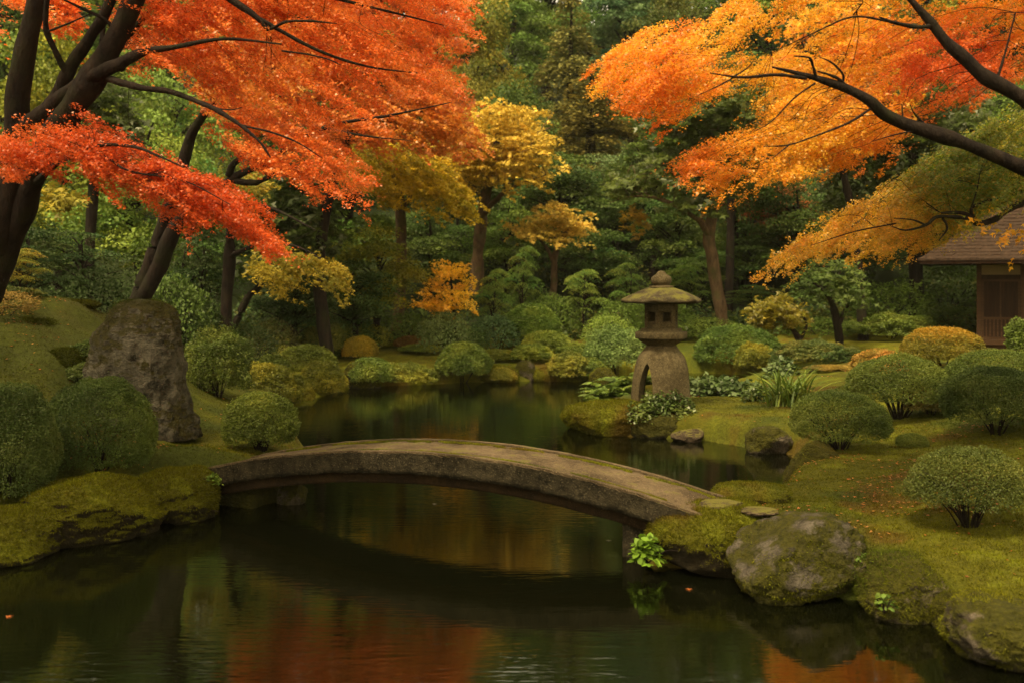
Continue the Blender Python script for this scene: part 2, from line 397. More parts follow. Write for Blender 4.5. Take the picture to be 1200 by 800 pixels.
def pal(pos, cols, scale=1.2, seed=0, jit=0.22, rng=None, bias=0.0):
    """colour of each leaf: slow drift through a palette and a spread from leaf to leaf"""
    rng = rng or np.random.default_rng(seed)
    cols = np.array(cols); n = len(pos)
    t = np.clip(0.5 + bias + 0.85 * fbm(pos * scale, 2, seed + 3) + rng.normal(0, 0.13, n), 0, 1) * (len(cols) - 1)
    i = np.minimum(t.astype(int), len(cols) - 2); w = (t - i)[:, None]
    return (cols[i] * (1 - w) + cols[i + 1] * w) * np.exp(rng.normal(0, jit, (n, 1)))

def tufts(mb, pts, nor, size, rng, mat=0, lean=0.7, bright=1.0):
    n = len(pts)
    d = nrm(nor + rng.normal(0, lean, (n, 3)) * [1, 1, .6])
    r = nrm(rng.normal(0, 1, (n, 3)))
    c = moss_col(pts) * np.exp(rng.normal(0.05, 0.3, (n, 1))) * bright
    put(mb, T_BLADE, pts - nor * 0.003, np.cross(d, r), d, size * rng.uniform(.5, 1.3, n), c, mat)

# short moss standing on the near banks
rng = np.random.default_rng(4)
q = []
for (x0, x1, y0, y1, n) in [(0.9, 6.5, 6.2, 9.5, 150000), (1.0, 7.0, 9.5, 13.5, 90000), (-7.5, -2.4, 8.2, 12.5, 110000), (-9.5, -2.5, 12.5, 18, 100000), (0.8, 7, 13.5, 18, 60000)]:
    xy = np.stack([rng.uniform(x0, x1, n), rng.uniform(y0, y1, n)], 1)
    dd = shore(xy); q.append(xy[dd > 0.01])
q = np.concatenate(q); z = ground_z(q[:, 0], q[:, 1]); e = 0.02
nor = nrm(np.stack([-(ground_z(q[:, 0] + e, q[:, 1]) - z) / e, -(ground_z(q[:, 0], q[:, 1] + e) - z) / e, np.ones(len(q))], 1))
tm = MB(); tufts(tm, np.column_stack([q, z]), nor, 0.027, rng, lean=.9)
struct('moss_carpet', tm, M_BLADE, 'stuff')

# fallen leaves lying on the moss
def litter(n, x0, x1, y0, y1, thr, size, cols, seed):
    r = np.random.default_rng(seed); xy = np.stack([r.uniform(x0, x1, n), r.uniform(y0, y1, n)], 1)
    p = np.column_stack([xy, np.zeros(n)]); keep = (fbm(p * 1.1 + 9, 4, 45) + 0.5 * fbm(p * 0.7 + 3, 2, 8) + r.normal(0, .12, n) > thr) & (shore(xy) > 0.03)
    xy = xy[keep]; m = len(xy); p = np.column_stack([xy, ground_z(xy[:, 0], xy[:, 1]) + 0.012])
    a = r.uniform(0, 6.28, m); d = np.stack([np.cos(a), np.sin(a), r.normal(0, .15, m)], 1)
    put(lm, T_STAR, p, nrm(r.normal(0, .25, (m, 3)) + [0, 0, 1]), d, size * r.uniform(.6, 1.2, m), pal(p, cols, 2, seed, .3, r))
lm = MB()
LIT = [(0.30, 0.05, 0.012), (0.42, 0.13, 0.03), (0.24, 0.08, 0.03), (0.5, 0.22, 0.05)]
litter(7000, 1.0, 6.0, 6.3, 13, 0.32, 0.026, LIT, 3); litter(4000, -7, -2.6, 8.3, 15, 0.36, 0.028, LIT, 5)
litter(500, 1.0, 6.0, 6.3, 14, -0.6, 0.024, LIT, 13); litter(260, -7, -2.6, 8.3, 15, -0.6, 0.026, LIT, 15)
litter(2500, -6, 9, 14, 27, 0.15, 0.03, LIT, 7)
struct('fallen_leaves', lm, M_LEAF, 'stuff')

rng = np.random.default_rng(12); nC = 2600
cx = np.column_stack([rng.uniform(-30, 30, nC), 28.5 + 34 * rng.uniform(0, 1, nC) ** 1.3]); um = MB()
cz = ground_z(cx[:, 0], cx[:, 1]); R_ = rng.uniform(.3, .85, nC); k = np.repeat(np.arange(nC), 42); n = len(k); dd = nrm(rng.normal(0, 1, (n, 3))); dd[:, 2] = np.abs(dd[:, 2])
p = np.column_stack([cx, cz])[k] + dd * R_[k][:, None] * [1, 1, .85] * (1 - .4 * rng.uniform(0, 1, (n, 1)))
tn = np.array([(.045, .072, .013), (.075, .105, .016), (.10, .10, .016), (.06, .10, .028)])[rng.integers(0, 4, nC)][k] * np.exp(rng.normal(0, .28, (n, 1)))
put(um, T_KITE, p, nrm(dd + [0, 0, .8] + rng.normal(0, .4, (n, 3))), nrm(dd * [1, 1, .2] + rng.normal(0, .5, (n, 3))), rng.uniform(.1, .2, n), tn)
struct('undergrowth', um, M_GREEN, 'stuff')
# ------------------------------------------------------------------ rocks
def ico(level):
    bm = bmesh.new(); bmesh.ops.create_icosphere(bm, subdivisions=level, radius=1)
    v = np.array([x.co[:] for x in bm.verts]); f = np.array([[x.index for x in t.verts] for t in bm.faces]); bm.free(); return v, f
ICO = {k: ico(k) for k in (4, 5, 6)}
def vnormals(v, f):
    n = np.zeros_like(v); fn = np.cross(v[f[:, 1]] - v[f[:, 0]], v[f[:, 2]] - v[f[:, 0]])
    for k in range(3): np.add.at(n, f[:, k], fn)
    return nrm(n)
def rock_shape(seed, level=5, facets=9, rough=0.22, fine=0.05, box=0.75):
    r = np.random.default_rng(seed); v, f = ICO[level]; v = v.copy()
    v = np.sign(v) * np.abs(v) ** box
    v = v * (1 + rough * fbm(v * 1.3 + seed * 7.7, 3, seed))[:, None]
    for k in range(facets):
        n = nrm(r.normal(0, 1, 3)); o = r.uniform(.62, .9)
        h = v @ n - o; v = v - np.maximum(h, 0)[:, None] * n * r.uniform(.6, .95)
    v = v + nrm(v) * (fine * fbm(v * 4 + seed, 4, seed + 5) + fine * .45 * fbm(v * 14, 3, seed + 9) - fine * 1.1 * np.clip(.16 - np.abs(fbm(v * 2.4 + seed, 3, seed + 14)), 0, 1) / .16 * (facets > 2))[:, None]
    lo, hi = v.min(0), v.max(0); return (v - (lo + hi) / 2) / ((hi - lo) / 2), f
def fit_rock(shape, x0, x1, yt, yb, z0, dep=0.85, sink=0.3, Y=None):
    """unit shape -> world: spans the photo box, its foot on height z0"""
    v, f = shape
    if Y is None: Y = F * (H - z0) / (yb - HZ)
    w = (x1 - x0) / F * Y / 2; cy = Y + w * dep * 0.75
    k = cy / Y; w *= k
    zt = H + (HZ - yt) / F * cy; hh = (zt - z0) * (1 + sink) / 2
    c = np.array([((x0 + x1) / 2 - 600) / F * cy, cy, zt - hh])
    return v * [w, w * dep, hh] + c, f, c
def rock(name, label, box, z0=0.0, seed=1, mats=None, level=5, fuzz=0, fsize=0.02, group=None, cat='rock', dep=0.85, facets=9, rough=0.22, fine=0.05, sink=0.3, Y=None, thr=0.2, bx=0.75, fbright=1.0, wn=1.0):
    v, f, c = fit_rock(rock_shape(seed, level, facets, rough, fine, bx), *box, z0, dep, sink, Y)
    n = vnormals(v, f); base = np.array([c[0], c[1], z0])
    t = thing(name, label, cat, base, group)
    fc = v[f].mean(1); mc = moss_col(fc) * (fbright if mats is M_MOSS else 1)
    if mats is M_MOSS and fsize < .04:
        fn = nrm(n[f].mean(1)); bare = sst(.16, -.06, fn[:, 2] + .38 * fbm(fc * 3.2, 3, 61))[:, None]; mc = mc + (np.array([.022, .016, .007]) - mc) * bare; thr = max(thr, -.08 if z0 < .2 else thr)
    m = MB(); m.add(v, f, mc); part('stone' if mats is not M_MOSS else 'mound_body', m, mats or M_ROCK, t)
    if fuzz:
        r = np.random.default_rng(seed + 50); fi = r.integers(0, len(f), fuzz * 2); b = r.dirichlet([1, 1, 1], len(fi))
        area = np.linalg.norm(np.cross(v[f[:, 1]] - v[f[:, 0]], v[f[:, 2]] - v[f[:, 0]]), axis=1); fi = r.choice(len(f), fuzz * 2, p=area / area.sum())
        p = (v[f[fi]] * b[:, :, None]).sum(1); nn = nrm((n[f[fi]] * b[:, :, None]).sum(1))
        keep = (wn * nn[:, 2] + (.38 if mats is M_MOSS else 0.8) * fbm(p * 3.2, 3, 61) + r.normal(0, .1, len(p)) > thr) & (p[:, 2] > max(z0, 0.0) - 0.05) & (p[:, 2] > 0.03)
        p, nn = p[keep][:fuzz], nn[keep][:fuzz]
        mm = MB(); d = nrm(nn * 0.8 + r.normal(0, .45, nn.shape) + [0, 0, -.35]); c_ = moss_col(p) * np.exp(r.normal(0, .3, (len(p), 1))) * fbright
        put(mm, T_BLADE, p - nn * .004, np.cross(d, nrm(r.normal(0, 1, nn.shape))), d, fsize * r.uniform(.5, 1.3, len(p)), c_)
        part('moss', mm, M_BLADE, t, 'stuff')
    return t

# ------------------------------------------------------------------ clipped bushes and loose shrubs
def dome_dirs(r, n, low=-0.45):
    d = nrm(r.normal(0, 1, (int(n * 2.2), 3))); return d[d[:, 2] > low][:n]
def bush_mesh(seed, R, n, leaf, cols, low=-0.4, lump=0.105, shell=0.16, T=T_KITE, droop=0.0, flatn=0.5, pscale=2.0, top=None, ragged=0.35):
    """foliage of a shrub around (0,0,0) with radii R"""
    r = np.random.default_rng(seed); d = dome_dirs(r, n, low); n = len(d); R = np.array(R)
    depth = 1 - shell * r.uniform(0, 1, n) ** 1.5
    rad = depth * (1 + lump * fbm(d * 2.2 + seed, 3, seed) + lump * .6 * fbm(d * 6 + seed, 2, seed + 4))
    rad = rad * (1 + .09 * (r.uniform(0, 1, n) < .025) * r.uniform(0, 1, n))
    p = d * R * rad[:, None]
    thin = sst(-0.15, low, d[:, 2]) * ragged
    keep = (r.uniform(0, 1, n) > thin) & (fbm(d * 7, 2, seed + 8) > -0.75 + .5 * sst(.1, low, d[:, 2]))
    p, d = p[keep], d[keep]; n = len(p)
    nn = nrm(nrm(d / R) + [0, 0, flatn] + r.normal(0, .38, (n, 3)))
    dd = nrm(d * [1, 1, .3] + r.normal(0, .6, (n, 3)) + [0, 0, -droop])
    c = pal(p, cols, pscale, seed, .16, r)
    if top is not None:
        w = sst(.45, .95, d[:, 2:3] + r.normal(0, .2, (n, 1))); c = c + (np.array(top) - c) * w
    m = MB(); put(m, T, p, nn, dd, leaf * r.uniform(.65, 1.25, n), c); return m
def stems_mesh(seed, R, n, base, rad, spread=0.5):
    """thin bare stems fanning out of the ground (z=base) into the crown"""
    r = np.random.default_rng(seed); m = MB()
    for k in range(n):
        a = r.uniform(0, 6.283); e = r.uniform(.25, .8); b = r.uniform(0, .12); e = e * 1.15
        p0 = np.array([math.cos(a) * b * R[0], math.sin(a) * b * R[1], base])
        p2 = np.array([math.cos(a) * e * R[0], math.sin(a) * e * R[1], R[2] * r.uniform(.05, .45)])
        p1 = p0 * .5 + p2 * .5 + np.array([-math.cos(a) * R[0] * .08, -math.sin(a) * R[1] * .08, .02]) + r.normal(0, .03, 3) * R
        pp = smooth_path([p0, p1, p2], 4); m.tube(pp, np.linspace(rad, rad * .35, len(pp)), 5, k)
        for j in range(2):
            q0 = pp[r.integers(3, len(pp) - 1)]; q1 = q0 + np.array([math.cos(a + r.normal(0, .8)), math.sin(a + r.normal(0, .8)), 1.0]) * R * r.uniform(.15, .35)
            m.tube(np.array([q0, q1]), [rad * .45, rad * .2], 4)
    return m
GREEN = [(0.042, 0.062, 0.010), (0.075, 0.100, 0.014), (0.12, 0.135, 0.018)]
BRIGHT = [(0.065, 0.085, 0.012), (0.11, 0.135, 0.016), (0.19, 0.19, 0.022)]
DEEP = [(0.030, 0.048, 0.010), (0.05, 0.074, 0.013), (0.08, 0.098, 0.017)]
def bush(label, box, zg=None, Y=None, seed=1, n=9000, leaf=0.03, cols=GREEN, stem=10, low=-0.4, stemh=0.22, name='clipped_bush', cat='bush', group=None, T=T_KITE, dep=0.95, srad=0.012, matl=None, gain=None, **kw):
    gain = gain or (1.65 if group and ('far' in group or 'beyond' in group) else 1.05); cols = [tuple(q * gain for q in cc) for cc in cols]  # far leaves brightened in colour to make up for light they lack
    x0, x1, yt, yb = box
    if Y is None:
        if zg is None: p = ongr((x0 + x1) / 2, yb); Y, zg = p[1], p[2]
        else: Y = F * (H - zg) / (yb - HZ)
    X = ((x0 + x1) / 2 - 600) / F * Y
    if zg is None: zg = gz(X, Y)
    zt = H + (HZ - yt) / F * Y; h = zt - zg; rx = (x1 - x0) / F * Y / 2
    foot = zg + h * stemh; rz = (zt - foot) / (1 - low); cz = zt - rz
    t = thing(name, label, cat, (X, Y, zg), group)
    m = bush_mesh(seed, (rx, rx * dep, rz), int(n * 3.0), leaf * .60, cols, low, T=T, **kw)
    for k in range(len(m.v)): m.v[k] = m.v[k] + [X, Y, cz]
    part('foliage', m, matl or M_GREEN, t)
    if stem:
        s = stems_mesh(seed + 3, np.array([rx, rx * dep, rz]), stem, zg - .05 - cz, srad)
        for k in range(len(s.v)): s.v[k] = s.v[k] + [X, Y, cz]
        part('stems', s, M_BARK, t)
    return t

# ------------------------------------------------------------------ trees built branch by branch
def sprays(r, base, d, L, W, k, droop):
    n = len(base); i = np.repeat(np.arange(n), k)
    u = r.uniform(0, 1, n * k) ** .8; v = r.uniform(-1, 1, n * k)
    s = nrm(np.cross(d, [[0, 0, 1.]])); hw = (W[i] * np.sin(np.pi * (.12 + .86 * u)) ** .8)
    p = base[i] + d[i] * (L[i] * u)[:, None] + s[i] * (hw * v)[:, None]
    p[:, 2] += -droop * L[i] * u ** 2 - .22 * np.abs(v) * hw + r.normal(0, .022, len(u))
    ld = nrm(d[i] + s[i] * (v * 1.1)[:, None] + [0, 0, -.35] + r.normal(0, .35, p.shape))
    up = nrm(np.array([0, 0, 1.]) + r.normal(0, .5, p.shape))
    return p, up, ld
def grow_crown(crown, wood, nodes, r, poly, Yr, n, k, L, W, dirv, droop, leaf, cols, seed, T=T_TRI, gap=-0.45, pscale=.9, clip=7, twig=True, twigp=.3, thin=.38, spread=.45, gscale=1.1, bias=0.0, holes=(), trad=0.004, reach=.85, colfn=None):
    poly = np.array(poly, float); lo, hi = poly.min(0), poly.max(0)
    m = n * 6; q = np.stack([r.uniform(lo[0], hi[0], m), r.uniform(lo[1], hi[1], m)], 1); q = q[inpoly(q, poly)]
    for h in holes: q = q[~inpoly(q, h)]
    Y = r.uniform(*Yr, len(q)); c = np.stack([(q[:, 0] - 600) / F * Y, Y, H + (HZ - q[:, 1]) / F * Y], 1)
    c = c[fbm(c * gscale * [1, 1, 2.2], 2, seed + 40) > gap][:n]; n = len(c)
    d = nrm(np.array(dirv) + r.normal(0, spread, (n, 3)) * [1, 1, .35]); Ls = L * r.uniform(.6, 1.3, n); Ws = W * r.uniform(.6, 1.3, n)
    base = c - d * Ls[:, None] * .5
    p, up, ld = sprays(r, base, d, Ls, Ws, k, droop)
    wv = 3.2 / L * .75
    s = proj(p) + r.normal(0, clip * .5, (len(p), 2)) + clip * 5.0 * np.stack([fbm(p * wv, 2, seed + 60), fbm(p * wv + 7, 2, seed + 61)], 1); keep = inpoly(s, poly)
    keep &= fbm(p * np.array([1.5, 1.5, 4.2]) * wv * .8, 2, seed + 70) < thin + r.normal(0, .08, len(p))
    for h in holes: keep &= ~inpoly(s + r.normal(0, 5, s.shape), h)
    p, up, ld = p[keep], up[keep], ld[keep]
    col = colfn(p, r) if colfn else pal(p, cols, pscale, seed, .2, r, bias)
    put(crown, T, p, up, ld, leaf * r.uniform(.6, 1.2, len(p)), col)
    if twig and len(nodes):
        nd = np.array(nodes)
        for j in range(n):
            if r.uniform() > twigp: continue
            tip = base[j] + d[j] * Ls[j] * .8 + [0, 0, -droop * Ls[j] * .6]
            qs = proj(tip[None]); 
            if not inpoly(qs, poly)[0]: continue
            dist = np.linalg.norm(nd[:, :3] - base[j], axis=1); a = int(np.argmin(dist))
            if dist[a] > reach: continue
            s0 = nd[a, :3]; mid = (s0 + base[j]) / 2 + r.normal(0, .04, 3) * (.5 + dist[a]) + [0, 0, .05 * dist[a]]
            pp = smooth_path([s0, mid, base[j], base[j] + d[j] * Ls[j] * .4 + [0, 0, -droop * Ls[j] * .16], tip], 3)
            wood.tube(pp, np.linspace(min(nd[a, 3] * .6, trad * (.6 + .4 * dist[a])), .0012, len(pp)), 4)
def limb(wood, nodes, rows, sides=10, seed=0, sub=6, node_from=0, rough=.25):
    """rows of (px, py, Y, radius)"""
    w = np.array([[*P(a, b, y), rr] for a, b, y, rr in rows]); w = smooth_path(w, sub); w[:, 3] = np.maximum(w[:, 3], .002)
    wood.tube(w[:, :3], w[:, 3], sides, seed, rough)
    nodes.extend(w[int(len(w) * node_from):].tolist())
def tree_parts(name, label, loc, wood, crown, cat='tree', bark=None, leafm=None, group=None):
    t = thing(name, label, cat, loc, group)
    part('trunk', wood, bark or M_BARK, t); part('crown', crown, leafm or M_LEAF, t); return t

# ------------------------------------------------------------------ forest trees: a few kinds, copied
def kind_broad(seed, h=10.0, R=3.6, n=15000, leaf=0.17, nc=46, flat_=.62, low=.22, pt=.06):
    r = np.random.default_rng(seed); cr = MB(); wd = MB()
    c = []
    while len(c) < nc:
        q = r.uniform(-1, 1, 3)
        if np.linalg.norm(q) < 1 and np.linalg.norm(q) > .35: c.append(q)
    c = np.array(c); zc = h * (low + (1 - low) / 2); C = c * [R * .82, R * .82, h * (1 - low) / 2 * .86] + [0, 0, zc]
    C[:, :2] *= (1 - .35 * np.clip((C[:, 2:3] / h - .55) / .45, 0, 1))
    rr = r.uniform(.65, 1.25, nc) * R * .36
    k = r.choice(nc, n, p=rr ** 2 / (rr ** 2).sum()); d = nrm(r.normal(0, 1, (n, 3))); d[:, 2] = np.where(d[:, 2] < -.25, -d[:, 2], d[:, 2])
    p = C[k] + d * rr[k][:, None] * [1, 1, flat_] * (1 - .45 * r.uniform(0, 1, (n, 1)) ** 2) * (1 + .25 * fbm(d * 3 + k[:, None], 2, seed))[:, None]
    nn = nrm(d + [0, 0, .6] + r.normal(0, .5, (n, 3))); dd = nrm(d * [1, 1, .2] + r.normal(0, .6, (n, 3)) + [0, 0, -.3])
    tone = (.75 + .5 * r.uniform(0, 1, nc))[k][:, None] * np.exp(r.normal(0, .22, (n, 1)))
    hue = np.array([1, 1, 1]) + np.array([.35, .1, -.1]) * r.normal(0, .5, nc)[k][:, None]
    put(cr, T_KITE, p, nn, dd, leaf * r.uniform(.6, 1.3, n), np.clip(tone * hue, .1, 3))
    tp = smooth_path([(0, 0, -.6), (r.normal(0, .15), r.normal(0, .15), h * .25), (r.normal(0, .3), r.normal(0, .3), h * .55), (r.normal(0, .4), r.normal(0, .4), h * .85)], 5)
    wd.tube(tp, np.linspace(h * .028, h * .006, len(tp)), 9, seed, .2)
    for j in r.choice(nc, 16, replace=False):
        a = tp[np.argmin(np.abs(tp[:, 2] - max(C[j, 2] - h * .16, h * .2)))]
        wd.tube(smooth_path([a, (a + C[j]) / 2 + [0, 0, h * .02], C[j]], 4), np.linspace(h * .011, h * .003, 9), 5)
    return wd, cr
def kind_conifer(seed, h=14.0, R=3.2, n=15000, leaf=0.19, top=.0):
    r = np.random.default_rng(seed); cr = MB(); wd = MB()
    wd.tube([(0, 0, -.6), (0, 0, h * .5), (.1, 0, h * .97)], [h * .022, h * .014, .03], 8, seed, .15)
    nb = 95; zb = h * (.1 + .88 * np.sort(r.uniform(0, 1, nb))); ab = np.arange(nb) * 2.4 + r.normal(0, .3, nb)
    Lb = R * np.clip(1.04 - zb / h, .05, 1) ** .75 * r.uniform(.75, 1.15, nb)
    k = r.choice(nb, n, p=(Lb + .3) ** 1.6 / ((Lb + .3) ** 1.6).sum()); u = r.uniform(0, 1, n) ** .65; v = r.normal(0, .34, n) * (.3 + Lb[k] * .4)
    dr = np.stack([np.cos(ab), np.sin(ab), 0 * ab], 1)[k]; sd_ = np.stack([-np.sin(ab), np.cos(ab), 0 * ab], 1)[k]
    p = dr * (u * Lb[k])[:, None] + sd_ * v[:, None]; p[:, 2] = zb[k] + .12 * Lb[k] * np.sin(u * 3) - .28 * Lb[k] * u ** 2 - .15 * np.abs(v) + r.normal(0, .16, n)
    nn = nrm(np.array([0, 0, 1.]) + dr * .5 + r.normal(0, .5, (n, 3))); dd = nrm(dr + sd_ * (v * .6)[:, None] + [0, 0, -.5] + r.normal(0, .4, (n, 3)))
    tone = (.75 + .5 * r.uniform(0, 1, nb))[k][:, None] * np.exp(r.normal(0, .22, (n, 1))); hue = 1 + np.array([.5, .15, -.1]) * (u[:, None] - .5) * .7
    put(cr, T_KITE, p, nn, dd, leaf * r.uniform(.6, 1.3, n), np.clip(tone * hue, .1, 3))
    for j in range(0, nb, 4):
        e = np.array([math.cos(ab[j]), math.sin(ab[j]), 0]) * Lb[j] * .8 + [0, 0, zb[j] - .1 * Lb[j]]
        wd.tube([(0, 0, zb[j] - .1), e], [.045, .012], 4)
    return wd, cr
def kind_pads(seed, h=6.0, R=3.2, n=11000, leaf=0.12, npad=30, bare=.35, thick=.16, star=False):
    """a small spreading tree whose leaves lie in flat tiers"""
    r = np.random.default_rng(seed); cr = MB(); wd = MB()
    z = h * (bare + (1 - bare) * r.uniform(0, 1, npad) ** .8); env = R * np.sqrt(np.clip(1 - ((z / h - bare * .9) / (1.03 - bare * .9)) ** 2, .03, 1))
    a = np.arange(npad) * 2.4 + r.normal(0, .3, npad); rad = env * r.uniform(.25, .8, npad)
    C = np.stack([np.cos(a) * rad, np.sin(a) * rad, z], 1); pr = R * r.uniform(.26, .44, npad)
    k = r.choice(npad, n, p=pr ** 2 / (pr ** 2).sum()); th = r.uniform(0, 6.283, n); q = np.sqrt(r.uniform(0, 1, n)) * (1 + .25 * np.sin(th * 3 + k) + .15 * np.sin(th * 7 + 2 * k))
    p = C[k] + np.stack([np.cos(th) * q * pr[k], np.sin(th) * q * pr[k], 0 * q], 1); p[:, 2] += thick * pr[k] * (1 - 2.2 * q ** 2) + r.normal(0, .05, n) * h * .12
    nn = nrm(np.array([0, 0, 1.]) + r.normal(0, .45, (n, 3))); dd = nrm(np.stack([np.cos(th), np.sin(th), -.4 + 0 * th], 1) + r.normal(0, .5, (n, 3)))
    tone = (.8 + .4 * r.uniform(0, 1, npad))[k][:, None] * np.exp(r.normal(0, .22, (n, 1))); hue = 1 + np.array([.3, 0, -.1]) * r.normal(0, .5, npad)[k][:, None]
    put(cr, T_STAR if star else T_KITE, p, nn, dd, leaf * r.uniform(.6, 1.3, n), np.clip(tone * hue, .1, 3))
    st = [smooth_path([(.05 * s, 0, -.4), (s * .12 * R, r.normal(0, .1), h * .3), (s * R * .25 + r.normal(0, .1), r.normal(0, .25), h * .62), (s * R * .3, r.normal(0, .2), h * .9)], 5) for s in (-1, .8)]
    for s_ in st: wd.tube(s_, np.linspace(h * .022, h * .005, len(s_)), 7, seed, .2)
    for j in range(npad):
        al = st[j % 2]; b = al[np.argmin(np.abs(al[:, 2] - (C[j, 2] - h * .14)))]
        wd.tube(smooth_path([b, (b + C[j]) / 2 + [0, 0, h * .03], C[j]], 4), np.linspace(h * .009, h * .0025, 9), 5)
    return wd, cr
def kind_shrub(seed, n=3200, leaf=0.075, lump=.22, R=(1, 1, .8), **kw):
    cr = bush_mesh(seed, R, n, leaf, [(.75, .75, .75), (1, 1, 1), (1.3, 1.25, 1.2)], -.55, lump, .3, pscale=2.5, **kw)
    wd = stems_mesh(seed, np.array(R), 7, -.8, .02); return wd, cr
KINDS = {}
def reg(key, gen, size):
    wd, cr = gen; KINDS[key] = (wd.mesh('trunk', M_BARK), cr.mesh('crown', M_GREEN), size)
for s in range(4): reg('broad%d' % s, kind_broad(100 + s), (3.6 * 2, 10.0))
for s in range(3): reg('tall%d' % s, kind_broad(120 + s, 13.0, 3.0, 16000, .18, 56, .55, .16), (3.0 * 2, 13.0))
for s in range(3): reg('conifer%d' % s, kind_conifer(140 + s), (3.2 * 2, 14.0))
for s in range(3): reg('pads%d' % s, kind_pads(160 + s), (3.2 * 2, 6.0))
for s in range(2): reg('maple%d' % s, kind_pads(180 + s, 6, 3.2, 12000, .13, 34, .32, .2, True), (3.2 * 2, 6.0))
for s in range(4): reg('shrub%d' % s, kind_shrub(200 + s), (2.0, 1.6))
for s in range(2): reg('mound%d' % s, kind_shrub(220 + s, 4200, .06, .10, (1, 1, .8)), (2.0, 1.6))
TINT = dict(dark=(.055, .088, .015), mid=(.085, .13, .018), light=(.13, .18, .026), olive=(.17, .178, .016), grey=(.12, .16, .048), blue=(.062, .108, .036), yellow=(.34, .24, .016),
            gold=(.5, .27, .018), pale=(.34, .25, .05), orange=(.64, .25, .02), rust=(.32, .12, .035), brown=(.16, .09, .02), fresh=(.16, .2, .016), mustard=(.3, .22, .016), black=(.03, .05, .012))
rk = np.random.default_rng(77)
def stand(kind, label, px, top, width, Y, tint, name='forest_tree', cat='tree', group=None, zg=None, bark=None, low=None):
    """a copy of one kind: trunk axis at photo column px, top at row top, crown `width` photo pixels wide, Y metres off"""
    wd, cr, (w0, h0) = KINDS[kind]
    X = (px - 600) / F * Y; z0 = gz(X, Y) if zg is None else zg
    h = H + (HZ - top) / F * Y - z0; w = width / F * Y
    t = thing(name, label, cat, (X, Y, z0), group); shr = kind[:5] in ('shrub', 'mound')
    rot = rk.uniform(0, 6.283); col = np.array(TINT[tint] if isinstance(tint, str) else tint) * 1.22 * rk.uniform(.88, 1.12)
    for nm, me in (('trunk' if not shr else 'stems', wd), ('crown' if not shr else 'foliage', cr)):
        o = link(nm, me, t); o.rotation_euler = (0, 0, rot); sx = w / w0
        if shr: o.scale = (sx, sx, h / (1.24)); o.location = (0, 0, .44 * h / 1.24)
        else: o.scale = (sx, sx, h / h0)
        o.color = (*col, 1) if nm in ('crown', 'foliage') else (1, 1, 1, 1)
    return t
# ------------------------------------------------------------------ stone bridge
BA, BB, BW = np.array([-3.05, 10.5]), np.array([1.35, 8.5]), 0.86
bd = nrm(BB - BA); bp = np.array([-bd[1], bd[0]])
def bz(t): return np.where(t < .53, .77 - .30 * ((t - .53) / .53) ** 2, .77 - .275 * ((t - .53) / .47) ** 2)
def bridge_strip(mb, t0, t1, a0, a1, zt, zb, n=70, wob=0.0, mats=(0, 0), seed=0):
    """a bar that follows the arch: from a0 to a1 across, zt..zb relative to the walking surface; tops get mats[0], sides mats[1]"""
    t = np.linspace(t0, t1, n); z = bz(t); xy = BA + (BB - BA) * t[:, None]
    na, nz = 7, 4
    prof = [(a0 + (a1 - a0) * k / na, zt) for k in range(na + 1)] + [(a1, zt + (zb - zt) * k / nz) for k in range(1, nz + 1)] + \
           [(a1 + (a0 - a1) * k / na, zb) for k in range(1, na + 1)] + [(a0, zb + (zt - zb) * k / nz) for k in range(1, nz)]
    m = len(prof); A = np.array([p[0] for p in prof]); Zp = np.array([p[1] for p in prof])
    v = np.zeros((n, m, 3)); v[..., :2] = xy[:, None] + bp * A[None, :, None]; v[..., 2] = z[:, None] + Zp
    if wob: v = v + wob * np.stack([vn(v * 9 + k * 31, seed + k) for k in range(3)], -1) + wob * .6 * np.stack([vn(v * 30 + k * 31, seed + k) for k in range(3)], -1)
    i = np.arange(n - 1)[:, None] * m; j = np.arange(m)[None]; j2 = (j + 1) % m
    f = np.stack([i + j, i + m + j, i + m + j2, i + j2], -1)
    topf = f[:, :na].reshape(-1, 4); rest = f[:, na:].reshape(-1, 4); v = v.reshape(-1, 3)
    mb.add(v, topf, mat=mats[0]); mb.add(v, rest, mat=mats[1])
    for e, s in ((0, 1), (n - 1, -1)):
        c = v[e * m:(e + 1) * m]; mb.add(np.vstack([c, c.mean(0)]), [[k, (k + 1) % m, m][::s] for k in range(m)], mat=mats[1])
o0 = BA + (BB - BA) * .5
br = thing('stone_bridge', 'low arched stone slab bridge crossing the pond between two mossy banks', 'bridge', (*o0, 0))
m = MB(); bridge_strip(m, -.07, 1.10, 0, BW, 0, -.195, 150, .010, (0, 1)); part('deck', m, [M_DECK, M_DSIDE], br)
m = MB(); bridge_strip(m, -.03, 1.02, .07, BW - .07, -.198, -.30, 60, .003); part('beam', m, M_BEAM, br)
for a in (.012, BW - .072):
    m = MB(); bridge_strip(m, -.05, 1.08, a, a + .055, .020, .002, 120, .003); part('kerb', m, M_DECK, br)
rs = np.random.default_rng(8)
for a, dens in ((.115, 16000), (BW - .12, 14000)):
    n = dens; t = rs.uniform(.06 if a < .3 else -.02, 1.04, n); off = a + rs.normal(0, .017, n) + .012 * np.sin(t * 40)
    xy = BA + (BB - BA) * t[:, None] + bp * off[:, None]; p = np.column_stack([xy, bz(t) + .001])
    p = p[vn(p * [5, 5, 0] + 3, 4) > -.35]; m = MB(); tufts(m, p, np.tile([0, 0, 1.], (len(p), 1)), .022, rs, lean=.5, bright=1.7); part('moss_strip', m, M_BLADE, br, 'stuff')
